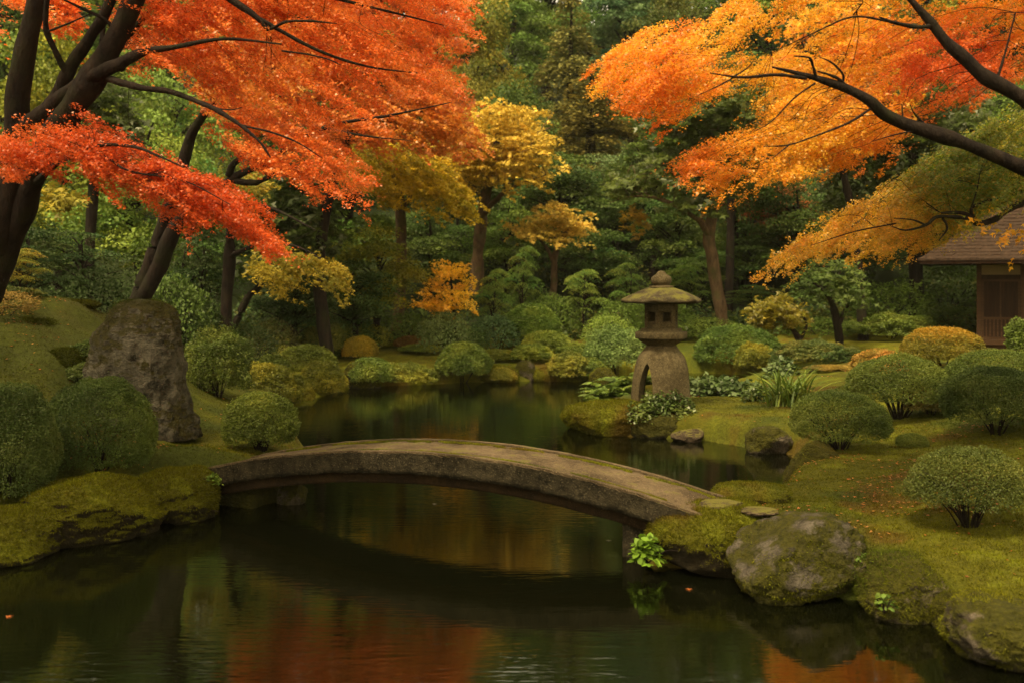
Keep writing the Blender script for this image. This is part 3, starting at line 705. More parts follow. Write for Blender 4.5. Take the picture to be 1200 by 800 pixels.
def block(mb, lo, hi, seed, wob=.02, nn=7):
    bm = bmesh.new(); bmesh.ops.create_cube(bm, size=1); bmesh.ops.subdivide_edges(bm, edges=bm.edges[:], cuts=nn, use_grid_fill=True)
    v = np.array([x.co[:] for x in bm.verts]); f = np.array([[x.index for x in t.verts] for t in bm.faces]); bm.free()
    r = np.linalg.norm(v, axis=1, keepdims=True); v = v * (1 - .12 * sst(.6, .87, r)); v = v * (np.array(hi) - lo) + (np.array(hi) + lo) / 2
    s = float(np.min(np.array(hi) - lo)); v = v + wob * np.stack([fbm(v * 2.2 / s + k * 9, 3, seed + k) for k in range(3)], -1)
    mb.add(v, f)
def at_bridge(mb, t, a):      # the block was built along the bridge's own axes
    for k in range(len(mb.v)):
        q = mb.v[k]; c = BA + (BB - BA) * t + bp * a
        mb.v[k] = np.column_stack([c + q[:, :1] * bd + q[:, 1:2] * bp, q[:, 2]])
m = MB(); block(m, (-.16, -.30, -.5), (.16, .33, .335), 3, .03); at_bridge(m, .93, .40); part('pier', m, M_DSIDE, br)
m = MB(); block(m, (-.75, -.18, -.5), (-.02, .34, .205), 6, .07); at_bridge(m, .055, .42); part('abutment', m, M_ROCKM, br)

# ------------------------------------------------------------------ stone lantern
LX, LY = (775.0 - 600) / F * 16.4, 16.4; LZ = .45
def lathe(mb, prof, sides, rot=0.0, cx=LX, cy=LY, smooth=True, wob=0.0, cap=True, sub=1):
    pr = np.array(prof, float)
    if sub > 1: pr = smooth_path(pr, sub)
    a = np.arange(sides) / sides * 2 * np.pi + rot
    v = np.stack([cx + pr[:, :1] * np.sin(a)[None], cy - pr[:, :1] * np.cos(a)[None], np.repeat(pr[:, 1:2], sides, 1)], -1)
    if wob: v = v + wob * np.stack([fbm(v * 3 + k * 9, 3, 70 + k) for k in range(3)], -1)
    n = len(pr); v = v.reshape(-1, 3); i = np.arange(n - 1)[:, None] * sides; j = np.arange(sides)[None]; j2 = (j + 1) % sides
    f = np.stack([i + j, i + j2, i + sides + j2, i + sides + j], -1).reshape(-1, 4); mb.add(v, f, smooth=smooth)
    if cap:
        mb.add(np.vstack([v[:sides], v[:sides].mean(0)]), [[(k + 1) % sides, k, sides] for k in range(sides)], smooth=False)
        mb.add(np.vstack([v[-sides:], v[-sides:].mean(0)]), [[k, (k + 1) % sides, sides] for k in range(sides)], smooth=False)
def hexring(prof, n_edge=8, rot=math.radians(-18), rnd=.06):
    """closed outline of a softly rounded hexagon, unit corner radius"""
    pass
lan = thing('stone_lantern', 'weathered granite garden lantern with wide mossy roof standing on the small point of land', 'lantern', (LX, LY, LZ))
ROT = math.radians(-18)
def hexlathe(mb, prof, sides=60, wob=.006, sub=1, rnd=.5, lift=0.0):
    pr = np.array(prof, float); pr = smooth_path(pr, sub) if sub > 1 else pr
    a = np.arange(sides) / sides * 2 * np.pi; ph = (a - ROT + math.pi / 6) % (math.pi / 3) - math.pi / 6     # 0 at a corner
    hexr = math.cos(math.pi / 6) / np.cos(math.pi / 6 - np.abs(ph)); sh = 1 + (hexr - 1) * rnd
    rmax = pr[:, 0].max(); v = np.stack([LX + pr[:, :1] * (sh * np.sin(a))[None], LY - pr[:, :1] * (sh * np.cos(a))[None], pr[:, 1:2] + lift * (pr[:, :1] / rmax) ** 4 * ((hexr - .866) / .134)[None] ** 2], -1)
    v = v + wob * np.stack([fbm(v * 4 + k * 9, 3, 70 + k) for k in range(3)], -1)
    n = len(pr); v = v.reshape(-1, 3); i = np.arange(n - 1)[:, None] * sides; j = np.arange(sides)[None]; j2 = (j + 1) % sides
    mb.add(v, np.stack([i + j, i + j2, i + sides + j2, i + sides + j], -1).reshape(-1, 4))
    mb.add(np.vstack([v[:sides], v[:sides].mean(0)]), [[(k + 1) % sides, k, sides] for k in range(sides)]); mb.add(np.vstack([v[-sides:], v[-sides:].mean(0)]), [[k, (k + 1) % sides, sides] for k in range(sides)])
# bell-shaped foot, hollow, with three pointed openings
def tmp_obj(mb, nm):
    me = mb.mesh(nm, M_LANT); bm = bmesh.new(); bm.from_mesh(me); bmesh.ops.remove_doubles(bm, verts=bm.verts[:], dist=1e-5)
    bmesh.ops.recalc_face_normals(bm, faces=bm.faces[:]); bm.to_mesh(me); bm.free(); return link(nm, me)
m = MB(); bell = [(.245, 1.36), (.275, 1.31), (.345, 1.23), (.405, 1.10), (.44, .95), (.462, .8), (.478, .62), (.488, .45), (.49, .25)][::-1]
lathe(m, bell, 72, wob=.014, sub=3); bo = tmp_obj(m, 'foot_solid')
m = MB(); lathe(m, [(r - .11, z - .1) for r, z in bell], 40, sub=2); ho = tmp_obj(m, 'foot_hollow')
cuts = [ho]
for ang in (-41, 79, 199):
    a = math.radians(ang); ar = [(-.135, .1), (-.135, .55), (-.12, .75), (-.082, .93), (-.036, 1.05), (0, 1.10), (.036, 1.05), (.082, .93), (.12, .75), (.135, .55), (.135, .1)]
    dv = np.array([math.sin(a), -math.cos(a), 0]); sv = np.array([math.cos(a), math.sin(a), 0]); k = len(ar)
    v = [np.array([LX, LY, 0]) + sv * q + dv * rr + np.array([0, 0, z]) for rr in (.05, .9) for q, z in ar]
    m = MB(); m.add(v, [[i, (i + 1) % k, k + (i + 1) % k, k + i] for i in range(k)]); m.add(v, [list(range(k))[::-1]]); m.add(v, [list(range(k, 2 * k))]); cuts.append(tmp_obj(m, 'arch_cut'))
for c in cuts:
    b = bo.modifiers.new('cut', 'BOOLEAN'); b.operation = 'DIFFERENCE'; b.solver = 'EXACT'; b.object = c
bpy.context.view_layer.update()
me = bpy.data.meshes.new_from_object(bo.evaluated_get(bpy.context.evaluated_depsgraph_get()))
for c in cuts + [bo]: bpy.data.objects.remove(c)
me.name = 'foot'; me.transform(__import__('mathutils').Matrix.Translation((-LX, -LY, -LZ)))
bmx = bmesh.new(); bmx.from_mesh(me)
for e in bmx.edges:
    if len(e.link_faces) == 2 and e.calc_face_angle(0) > .7: e.smooth = False
for f_ in bmx.faces: f_.smooth = True
bmx.to_mesh(me); bmx.free(); me.materials.clear(); me.materials.append(M_LANT); link('foot', me, lan)
m = MB(); hexlathe(m, [(.235, 1.355), (.25, 1.37), (.36, 1.43), (.405, 1.475), (.445, 1.478), (.452, 1.49), (.452, 1.575), (.442, 1.588), (.36, 1.592), (.355, 1.635), (.30, 1.64)], 72, .006, rnd=.8); part('platform', m, M_LANT, lan)
ch = MB()
cor = [np.array([LX + .285 * math.sin(ROT + k * math.pi / 3), LY - .285 * math.cos(ROT + k * math.pi / 3)]) for k in range(6)]
def wallbox(mb, A, B, s0, s1, z0, z1, th=.07):
    dvec = (B - A); L = np.linalg.norm(dvec); e = dvec / L; nin = np.array([LX, LY]) - (A + B) / 2; nin = nin / np.linalg.norm(nin)
    pts = [A + e * L * s0, A + e * L * s1, A + e * L * s1 + nin * th, A + e * L * s0 + nin * th]
    v = [(*q, z0) for q in pts] + [(*q, z1) for q in pts]; mb.add(v, [[0, 3, 2, 1], [4, 5, 6, 7], [0, 1, 5, 4], [1, 2, 6, 5], [2, 3, 7, 6], [3, 0, 4, 7]], smooth=False)
wins = []
for k in range(6):
    A, B = cor[k], cor[(k + 1) % 6]
    if k in (0, 5, 1):
        wallbox(ch, A, B, 0, .22, 1.637, 2.04); wallbox(ch, A, B, .78, 1, 1.637, 2.04); wallbox(ch, A, B, .22, .78, 1.637, 1.735); wallbox(ch, A, B, .22, .78, 1.925, 2.04)
    else: wallbox(ch, A, B, 0, 1, 1.637, 2.04)
fire = part('fire_box', ch, M_LANT, lan)
for k in (0, 5, 1):
    A, B = cor[k], cor[(k + 1) % 6]; nin = np.array([LX, LY]) - (A + B) / 2; nin /= np.linalg.norm(nin); m = MB()
    for s0, s1, z0, z1 in ((.225, .275, 1.737, 1.923), (.725, .775, 1.737, 1.923), (.275, .725, 1.737, 1.757), (.275, .725, 1.903, 1.923)): wallbox(m, A + nin * .022, B + nin * .022, s0, s1, z0, z1, .03)
    w = link('window_frame', m.mesh('window_frame', M_LANT, (LX, LY, LZ)), fire)
m = MB(); hexlathe(m, [(.26, 2.03), (.62, 2.045), (.685, 2.055), (.70, 2.075), (.69, 2.095), (.60, 2.145), (.48, 2.205), (.36, 2.255), (.26, 2.29), (.2, 2.302)], 90, .010, rnd=.75, lift=.03); roofp = part('roof', m, M_LROOF, lan)
m = MB(); lathe(m, [(.17, 2.296), (.20, 2.302), (.2, 2.325), (.13, 2.335), (.135, 2.345), (.165, 2.375), (.172, 2.42), (.16, 2.465), (.12, 2.50), (.085, 2.515), (.07, 2.545), (.045, 2.57), (.01, 2.578)], 40, wob=.008); part('finial', m, M_LANT, lan)

# ------------------------------------------------------------------ teahouse behind the bushes
HX, HY = (1147 - 600) / F * 25.0, 25.0; HA = math.radians(-25); HG = .55
def hw(p):
    p = np.asarray(p, float); c, s = math.cos(HA), math.sin(HA)
    return np.stack([HX + p[..., 0] * c - p[..., 1] * s, HY + p[..., 0] * s + p[..., 1] * c, p[..., 2]], -1)
house = thing('teahouse', 'small dark wooden teahouse with shingled hip roof half hidden at the right edge', 'house', (HX, HY, HG))
def hpart(nm, boxes, mt, parent=None, sm=None):
    mb = MB()
    for lo, hi in boxes: mb.box(lo, hi)
    for k in range(len(mb.v)): mb.v[k] = hw(mb.v[k])
    return part(nm, mb, mt, house) if parent is None else link(nm, mb.mesh(nm, mt, parent_world(parent)), parent)
ZE = 2.93; WD, DP = 6.0, 4.0
hpart('floor', [((-.15, -.35, .86), (WD + .15, DP, .98)), ((-.1, -.28, .72), (WD + .1, DP - .05, .857))], M_WOODL)
hpart('foundation', [((k * 1.45, -.2, .1), (k * 1.45 + .16, -.04, .717)) for k in range(5)] + [((.05, .3, .1), (WD - .05, DP - .1, .717))], M_WOOD)
for k in range(5): hpart('post', [((k * .98 - .05, -.055, .983), (k * .98 + .06, .055, ZE - .05))], M_WOODL if k < 2 else M_WOOD)
hpart('side_wall', [((-.02, .06, .983), (.02, DP - .06, ZE - .1))], M_WOOD)
hpart('back_wall', [((0.03, DP - .06, .983), (WD, DP, ZE - .1))], M_WOOD)
hpart('lintel', [((.063, -.045, 2.46), (.927, .045, 2.56)), ((1.043, -.045, 2.46), (1.907, .045, 2.56)), ((2.023, -.045, 2.46), (WD, .045, 2.56))], M_WOOD)
hpart('plaster_panel', [((.063, -.02, 2.563), (.927, .02, ZE - .12)), ((1.043, -.02, 2.563), (1.907, .02, ZE - .12)), ((2.023, -.02, 2.563), (WD, .02, ZE - .12))], M_PLAST)
for k in range(5):
    x0 = k * .98 + .063; x1 = x0 + .864
    d = hpart('sliding_door', [((x0, -.012, .983), (x1, .012, 2.457))], M_WOOD)
    fr = [((x0 + .003, -.032, .986), (x0 + .05, -.014, 2.455)), ((x1 - .05, -.032, .986), (x1 - .003, -.014, 2.455)), ((x0 + .052, -.032, 2.4), (x1 - .052, -.014, 2.455)), ((x0 + .052, -.032, 1.46), (x1 - .052, -.014, 1.52)), ((x0 + .052, -.032, .986), (x1 - .052, -.014, 1.04))]
    hpart('door_frame', fr, M_WOODL, d)
    hpart('slats', [((x0 + .09 + q * .085, -.028, 1.042), (x0 + .125 + q * .085, -.014, 1.457)) for q in range(9)] + [((x0 + .41, -.028, 1.522), (x0 + .44, -.014, 2.397))], M_WOODL, d)
# hip roof in shingle courses
ev, evb = 1.35, .95; E = [(-ev, -evb), (WD + ev, -evb), (WD + ev, DP + evb), (-ev, DP + evb)]; RL, RR, ZR = 1.6, WD - 1.6, 5.25
m = MB(); nC = 26; rr = np.random.default_rng(5)
def at_course(u): # corners of the eave rectangle shrunk towards the ridge
    y = DP / 2; return [np.array([E[0][0] + (RL - E[0][0]) * u, E[0][1] + (y - E[0][1]) * u]), np.array([E[1][0] + (RR - E[1][0]) * u, E[1][1] + (y - E[1][1]) * u]), np.array([E[2][0] + (RR - E[2][0]) * u, E[2][1] + (y - E[2][1]) * u]), np.array([E[3][0] + (RL - E[3][0]) * u, E[3][1] + (y - E[3][1]) * u])]
zc = lambda u: ZE + (ZR - ZE) * (u * .92 + .08 * u * u)
for c in range(nC):
    u0, u1 = c / nC, min((c + 1.25) / nC, 1.0); q0, q1 = at_course(u0), at_course(u1)
    for s in range(4):
        A, B, C, D = q0[s], q0[(s + 1) % 4], q1[(s + 1) % 4], q1[s]; L = max(np.linalg.norm(B - A), .1); ns = max(2, int(L / .13))
        for k in range(ns):
            a, b = k / ns, (k + 1) / ns; th = .028 + rr.uniform(-.008, .012); dz = rr.uniform(-.006, .006); ex = rr.uniform(-.02, .02) * np.array([0, 0])
            p = [A + (B - A) * a, A + (B - A) * b, D + (C - D) * b, D + (C - D) * a]
            v = [(*p[0], zc(u0) + th + dz), (*p[1], zc(u0) + th + dz), (*p[2], zc(u1) + .004), (*p[3], zc(u1) + .004), (*p[0], zc(u0) - .02), (*p[1], zc(u0) - .02)]
            m.add(v, [[0, 1, 2, 3], [4, 5, 1, 0]], smooth=False)
for k in range(len(m.v)): m.v[k] = hw(m.v[k])
rf = part('roof', m, M_SHING, house)
hpart('ridge_cap', [((RL - .2, DP / 2 - .14, ZR - .03), (RR + .2, DP / 2 + .14, ZR + .14))], M_WOOD, rf)
hpart('eave_board', [((E[0][0] + .03, E[0][1] + .03, ZE - .1), (E[1][0] - .03, E[1][1] + .1, ZE - .022)), ((E[0][0] + .03, E[0][1] + .103, ZE - .1), (E[0][0] + .1, E[3][1] - .03, ZE - .022)), ((E[0][0] + .103, E[0][1] + .103, ZE - .06), (E[1][0] - .103, E[2][1] - .1, ZE - .03))], M_WOOD, rf)
hpart('rafters', [((k * .45 - 1.1, E[0][1] + .11, ZE - .12), (k * .45 - 1.05, -.06, ZE - .065)) for k in range(18)], M_WOOD, rf)

# ------------------------------------------------------------------ rocks and moss mounds
SR = dict(mats=M_ROCK); MR = dict(mats=M_ROCKM)
# the big upright stone
lv = [(352, 152, 179), (354, 145, 187), (358, 138, 194), (363, 132, 200), (371, 127, 206), (378, 122, 209), (384, 117, 211), (392, 111, 213), (405, 106, 214), (428, 102, 215), (450, 101, 216), (470, 102, 218), (482, 105, 221), (490, 108, 228), (500, 112, 232), (512, 116, 233)]
YS = 12.6; zs = .52
lv = smooth_path(np.array(lv, float), 12); nl = len(lv); ns = 150; a = np.arange(ns) / ns * 2 * np.pi
v = np.zeros((nl, ns, 3))
for i, (py, xl, xr) in enumerate(lv):
    hwid = (xr - xl) / 2 * YS / F; cx = ((xl + xr) / 2 - 600) / F * YS; ca, sa = np.cos(a), np.sin(a); e = .72
    v[i] = np.stack([cx + hwid * np.sign(ca) * np.abs(ca) ** e, YS + .62 * hwid * np.sign(sa) * np.abs(sa) ** e, np.full(ns, H + (HZ - py) / F * YS)], 1)
cen = v.mean(1, keepdims=True); d = nrm(v - cen)
wv = v * [1, 1, .5]; hwv = np.array([(q[2] - q[1]) / 2 * YS / F for q in lv]); amp = np.clip(hwv / .42, .1, 1)[:, None, None]; v = v + amp * d * (.06 * fbm(wv * 2.6, 4, 91) + .05 * fbm(wv * 9, 4, 92) + .022 * fbm(v * 16, 3, 93) - .028 * np.clip(.14 - np.abs(fbm(wv * 3.4 + 3, 3, 97)), 0, 1) / .14)[..., None]
m = MB(); i = np.arange(nl - 1)[:, None] * ns; j = np.arange(ns)[None]; j2 = (j + 1) % ns
m.add(v.reshape(-1, 3), np.stack([i + j, i + ns + j, i + ns + j2, i + j2], -1).reshape(-1, 4))
top = np.vstack([v[0], v[0].mean(0) + [0, 0, .015]]); m.add(top, [[(k + 1) % ns, ns, k] for k in range(ns)])
st = thing('standing_stone', 'tall upright weathered boulder with moss on its rounded top, on the left bank', 'rock', ((165 - 600) / F * YS, YS, zs)); part('stone', m, M_STAND, st)
rr = np.random.default_rng(31); q = v[:int(nl * .42)].reshape(-1, 3); dq = d[:int(nl * .42)].reshape(-1, 3); dq = nrm(dq + [0, 0, .4]); k = rr.integers(0, len(q), 14000); p = q[k] + rr.normal(0, .012, (14000, 3)); up_ = 1 - (k // ns) / (nl * .42)
keep = up_ + .5 * fbm(p * 3, 3, 7) > .45; p = p[keep]; m = MB(); tufts(m, p, dq[k[keep]], .018, rr, lean=.5, bright=.7); part('moss', m, M_BLADE, st, 'stuff')

KB = 'boulders edging the near right bank'
rock('boulder', 'large grey boulder patched with moss at the water, biggest on the near right bank', (855, 1022, 602, 706), 0, 3, M_ROCKT, 6, 16000, .024, KB, dep=.8, facets=8, rough=.28, thr=.10, wn=-.2, fbright=1.0)
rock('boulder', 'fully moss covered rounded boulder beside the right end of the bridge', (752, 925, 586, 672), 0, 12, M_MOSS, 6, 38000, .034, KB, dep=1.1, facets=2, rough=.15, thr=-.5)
rock('boulder', 'bare sided dark grey boulder with moss cap at the bottom right corner', (1112, 1285, 700, 788), 0, 21, M_ROCK, 6, 14000, .026, KB, dep=.8, facets=7, rough=.25, thr=.06, wn=.2, fbright=1.2)
rock('rock', 'mossy bank rock with small bare patches, right of the big grey boulder', (1004, 1122, 648, 726), 0, 33, M_ROCK, 6, 14000, .026, KB, dep=1.0, facets=6, thr=.0, wn=.2, fbright=1.15)
rock('rock', 'small rounded mossy rock just left of the bottom right boulder', (1088, 1158, 690, 738), 0, 41, M_ROCKM, 5, 6000, .022, KB, dep=.8, facets=3, thr=-.1)
rock('moss_mound', 'low smooth green moss mound behind the stepping stones at the bridge end', (832, 928, 566, 592), .36, 52, M_MOSS, 5, 12000, .026, None, 'mound', dep=.7, facets=0, rough=.1, thr=-1, fbright=1.1)
rock('stepping_stone', 'flat pale stepping stone set in moss nearest the bridge end', (818, 872, 586, 597), .455, 61, M_STEP, 5, 0, cat='stone', dep=.8, facets=5, rough=.12, group='stepping stones past the bridge')
rock('stepping_stone', 'flat brownish stepping stone half sunk in moss farther from the bridge', (868, 912, 595, 604), .455, 63, M_STEP, 5, 0, cat='stone', dep=.8, facets=5, rough=.12, group='stepping stones past the bridge')
rock('rock', 'overhanging mossy rock under the round bush at the right inlet', (918, 985, 516, 571), 0, 72, M_ROCKM, 5, 6000, .022, dep=.8, facets=5, thr=-.1)
rock('rock', 'rounded bare brown rock on the waterline right of the lantern', (874, 930, 498, 532), 0, 81, M_ROCK, 5, 1500, .02, dep=.8, facets=7, thr=.6)
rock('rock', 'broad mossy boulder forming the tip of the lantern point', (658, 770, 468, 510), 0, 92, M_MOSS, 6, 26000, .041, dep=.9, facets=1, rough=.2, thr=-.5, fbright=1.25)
rock('rock', 'mossy shore rock under ivy in front of the lantern', (735, 800, 482, 513), 0, 95, M_ROCKM, 5, 4000, .022, dep=.8, facets=4, thr=-.1)
rock('rock', 'small bare reddish stone at the waterline below the lantern', (786, 824, 501, 518), 0, 97, M_STEP, 5, 0, dep=.8, facets=8)
LBK = 'mossy mounds along the near left bank'
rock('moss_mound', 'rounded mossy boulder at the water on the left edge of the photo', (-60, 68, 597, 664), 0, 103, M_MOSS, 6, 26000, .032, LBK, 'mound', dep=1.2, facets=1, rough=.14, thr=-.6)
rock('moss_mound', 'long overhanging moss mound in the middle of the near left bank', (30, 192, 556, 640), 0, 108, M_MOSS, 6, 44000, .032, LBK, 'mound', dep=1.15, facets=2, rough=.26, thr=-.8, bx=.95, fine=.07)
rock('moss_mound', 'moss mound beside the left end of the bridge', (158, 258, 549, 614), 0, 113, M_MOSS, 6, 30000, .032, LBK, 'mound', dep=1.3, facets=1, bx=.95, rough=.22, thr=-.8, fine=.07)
rock('rock', 'small wet pointed stone under the left end of the bridge', (322, 360, 562, 591), 0, 118, M_ROCK, 5, 0, dep=.8, facets=8)
FB = 'moss mounds and clipped shrubs of the far left shore'
rock('rock', 'dark bare rock standing alone on the far shore', (603, 628, 421, 446), 0, 142, M_ROCK, 5, 300, .03, dep=.8, facets=9, thr=.8)
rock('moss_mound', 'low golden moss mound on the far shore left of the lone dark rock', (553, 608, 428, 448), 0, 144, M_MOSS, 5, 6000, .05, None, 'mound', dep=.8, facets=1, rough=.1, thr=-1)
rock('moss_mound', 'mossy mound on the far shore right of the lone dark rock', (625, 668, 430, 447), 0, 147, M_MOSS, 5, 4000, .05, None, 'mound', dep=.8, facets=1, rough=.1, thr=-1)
rock('rock', 'mossy block of rock at the far shore below the yellow bush', (399, 448, 422, 453), 0, 150, M_ROCKM, 5, 4000, .04, Y=22.6, dep=.8, facets=6, thr=-.2)
rock('rock', 'golden brown mossy rock on the far water left of the lantern ferns', (690, 722, 430, 452), 0, 153, M_ROCKM, 5, 3000, .035, dep=.8, facets=4, thr=-.3)

# ------------------------------------------------------------------ clipped bushes
CB = 'clipped round bushes of the right bank'
bush('clipped round bush with bare stems above the overhanging mossy rock', (928, 1040, 457, 527), seed=301, n=15000, leaf=.030, cols=GREEN, stem=16, group=CB)
bush('wide dome bush with dark stems below the orange topped shrub', (995, 1112, 415, 490), seed=302, n=15000, leaf=.034, cols=GREEN, stem=18, low=-.35, stemh=.3, group=CB)
bush('large dark clipped bush cut off by the right edge of the photo', (1104, 1232, 428, 508), seed=303, n=17000, leaf=.034, cols=DEEP, stem=12, group=CB)
bush('broad low bush showing only its top behind the dark right edge bush', (1112, 1245, 410, 462), seed=304, n=11000, leaf=.036, cols=GREEN, stem=0, group=CB)
bush('open twiggy bush on the near right lawn with stems fanning out', (1065, 1205, 523, 616), seed=305, n=11500, leaf=.026, cols=[(.05, .065, .012), (.085, .10, .016), (.14, .13, .02)], stem=30, low=-.28, stemh=.3, ragged=.6, srad=.008, shell=.3, group=CB)
bush('golden topped clipped bush in front of the teahouse', (1058, 1152, 383, 428), seed=306, n=9000, leaf=.05, cols=[(.10, .09, .012), (.17, .14, .014), (.24, .16, .015)], stem=6, low=-.5, stemh=.1, top=(.36, .19, .015), group=CB)
LB = 'clipped round bushes of the left bank'
bush('bright round bush with bare stems beside the far side of the bridge', (262, 349, 458, 527), seed=311, n=12000, leaf=.036, cols=BRIGHT, stem=16, low=-.55, stemh=.12, ragged=.6, group=LB)
bush('large clipped dome bush in front of the standing stone', (52, 180, 441, 552), seed=312, n=24000, ragged=.12, leaf=.028, cols=[(.03, .05, .009), (.055, .082, .012), (.085, .11, .014)], stem=8, low=-.5, stemh=.08, group=LB)
bush('dim clipped bush cut off by the left edge of the photo', (-60, 66, 447, 580), seed=313, n=24000, ragged=.12, leaf=.028, cols=DEEP, stem=8, low=-.5, stemh=.06, group=LB)
bush('tall loose dark green shrub between the standing stone and the far mounds', (214, 296, 385, 455), Y=16.5, seed=314, n=9000, leaf=.05, cols=GREEN, stem=12, low=-.6, stemh=.1, lump=.3, shell=.4, ragged=.6, name='shrub', cat='shrub')
bush('flat dark ground shrub under the foot of the standing stone', (80, 140, 424, 452), Y=12.9, seed=315, n=5000, leaf=.04, cols=DEEP, stem=0, name='shrub', cat='shrub', lump=.2)
bush('small low green shrub lying on the moss below the clipped bushes', (1050, 1088, 507, 522), seed=316, n=2500, leaf=.02, cols=GREEN, stem=0, low=-.2, stemh=.02, name='shrub', cat='shrub')
for a in [((217, 262, 456, 484), 'small dark mossy rock right behind the standing stone', 121), ((262, 292, 434, 474), 'dull mossy rock between the standing stone and the round bush', 124), ((330, 368, 441, 469), 'brownish low moss mound jutting into the far left water', 127), ((294, 345, 415, 452), 'green moss hump behind the golden hump on the far left shore', 130), ((268, 350, 424, 470), 'large golden moss hump at the far left inlet', 133), ((350, 404, 423, 459), 'rounded moss mound at the far left corner of the water', 136), ((318, 395, 404, 436), 'flat brown topped moss bank behind the far left mounds', 139)]:
    bush(a[1], a[0], zg=.06 if a[0][3] > 455 else .3, seed=a[2], n=4200, leaf=.06, cols=[(.05, .055, .007), (.09, .088, .009), (.15, .125, .011)] if a[2] in (127, 133, 136) else [(.045, .058, .008), (.075, .085, .010), (.12, .115, .012)], stem=0, low=-.25, stemh=.02, lump=.14, shell=.1, flatn=.9, name='moss_mound', cat='mound', group=FB, dep=.8)
FS = 'round bushes on the far shore'
bush('big round dark green bush on the far shore by the water', (511, 576, 400, 447), seed=321, n=8000, leaf=.07, cols=GREEN, stem=6, group=FS, Y=23.9, zg=.02)
bush('small yellow bush on the far shore left of the big round bush', (401, 443, 394, 420), seed=322, n=4000, leaf=.06, cols=[(.1, .08, .01), (.2, .15, .014), (.28, .18, .015)], stem=0, group=FS, Y=25.3, zg=.40)
bush('dark green bush beside the mossy block at the far shore', (405, 462, 418, 450), seed=323, n=4500, leaf=.06, cols=GREEN, stem=0, group=FS, Y=22.9, zg=.0)
bush('low rust brown shrub on the far moss slope', (462, 503, 394, 413), seed=324, n=3000, leaf=.06, cols=[(.08, .05, .012), (.14, .08, .015), (.2, .1, .02)], stem=0, group=FS, Y=27.5)
bush('green dome bush below the layered pine on the far shore', (588, 657, 357, 402), seed=325, n=6500, leaf=.08, cols=[(.045, .075, .012), (.07, .11, .014), (.1, .13, .016)], stem=0, group=FS, Y=28)
bush('wide bright green bush in front of the green dome bush', (612, 668, 387, 420), seed=326, n=5500, leaf=.07, cols=BRIGHT, stem=0, group=FS, Y=26.5)
bush('low yellowish shrub at the far waterline left of the lantern', (640, 690, 413, 445), seed=327, n=4500, leaf=.07, cols=[(.07, .08, .012), (.12, .12, .014), (.18, .15, .016)], stem=0, group=FS, Y=24.15, zg=.02, lump=.25)
bush('pale green loose bush left of the lantern body', (688, 758, 382, 436), seed=328, n=7500, leaf=.075, cols=[(.06, .09, .02), (.09, .13, .03), (.13, .17, .04)], stem=5, group=FS, Y=25.0, zg=.12, lump=.3, shell=.4)
bush('low dark shrub on the far shore right of the lone rock', (652, 700, 402, 432), seed=329, n=4500, leaf=.07, cols=GREEN, stem=0, group=FS, Y=26, lump=.25)
bush('low leafy edging shrub on the far waterline left of the big round bush', (446, 514, 427, 449), seed=341, n=4000, leaf=.06, cols=[(.06, .07, .009), (.09, .10, .012), (.15, .14, .014)], stem=0, group=FS, Y=23.35, zg=.0, lump=.3, low=-.2)
bush('small golden hump on the far waterline right of the big round bush', (570, 606, 430, 447), seed=342, n=2500, leaf=.05, cols=[(.09, .085, .009), (.14, .12, .011), (.2, .15, .014)], stem=0, group=FS, Y=24.0, zg=.0, low=-.2)
bush('dark green low shrub on the far waterline left of the lantern ferns', (662, 712, 418, 447), seed=343, n=4500, leaf=.06, cols=GREEN, stem=0, group=FS, Y=24.4, zg=.02, lump=.3, low=-.3)
bush('mid green hummock of shrub behind the low leafy edging shrub', (468, 520, 404, 432), seed=344, n=3500, leaf=.065, cols=BRIGHT, stem=0, group=FS, Y=26.6, lump=.25)
bush('dim olive shrub at the far left behind the flat brown topped bank', (352, 408, 380, 412), seed=345, n=4000, leaf=.065, cols=[(.05, .06, .009), (.08, .085, .011), (.12, .11, .014)], stem=0, group=FS, Y=25.4, lump=.2)
bush('bright green shrub right behind the lone dark rock', (600, 648, 404, 434), seed=346, n=3800, leaf=.065, cols=BRIGHT, stem=0, group=FS, Y=25.4, lump=.25)
bush('olive shrub left of the lone dark rock, above the low golden mound', (560, 606, 410, 436), seed=347, n=3500, leaf=.065, cols=[(.07, .08, .01), (.11, .115, .012), (.16, .145, .014)], stem=0, group=FS, Y=25.6, lump=.25)
bush('low golden green hump at the waterline left of the mossy far shore block', (372, 408, 434, 457), seed=348, n=2500, leaf=.05, cols=[(.07, .075, .009), (.11, .105, .011), (.16, .135, .013)], stem=0, group=FS, Y=22.3, zg=.0, low=-.2)
RS = 'shrubs beyond the right inlet'
bush('long green mound of shrub right of the lantern', (812, 912, 382, 440), seed=331, n=10000, leaf=.07, cols=[(.04, .07, .012), (.065, .10, .015), (.1, .13, .018)], stem=0, group=RS, Y=26.7, zg=.05, lump=.22)
bush('small yellow green shrub on the front of the long green mound', (862, 908, 402, 440), seed=332, n=4500, leaf=.06, cols=[(.09, .10, .012), (.15, .14, .014), (.2, .17, .016)], stem=0, group=RS, Y=25.6, zg=.05, lump=.25)
bush('dark mixed shrub behind the iris clump', (908, 1000, 400, 452), seed=333, n=8000, leaf=.06, cols=[(.03, .05, .011), (.06, .07, .014), (.11, .09, .016)], stem=0, group=RS, Y=22, lump=.3)
bush('low orange leaved shrub behind the wide dome bush', (1000, 1060, 410, 452), seed=334, n=5000, leaf=.05, cols=[(.14, .1, .014), (.3, .13, .025), (.4, .17, .04)], stem=0, group=RS, Y=18.5, lump=.25)
bush('dark spreading shrub left of the golden topped bush', (998, 1088, 368, 425), seed=335, n=8500, leaf=.075, cols=GREEN, stem=6, group=RS, Y=27, lump=.3)
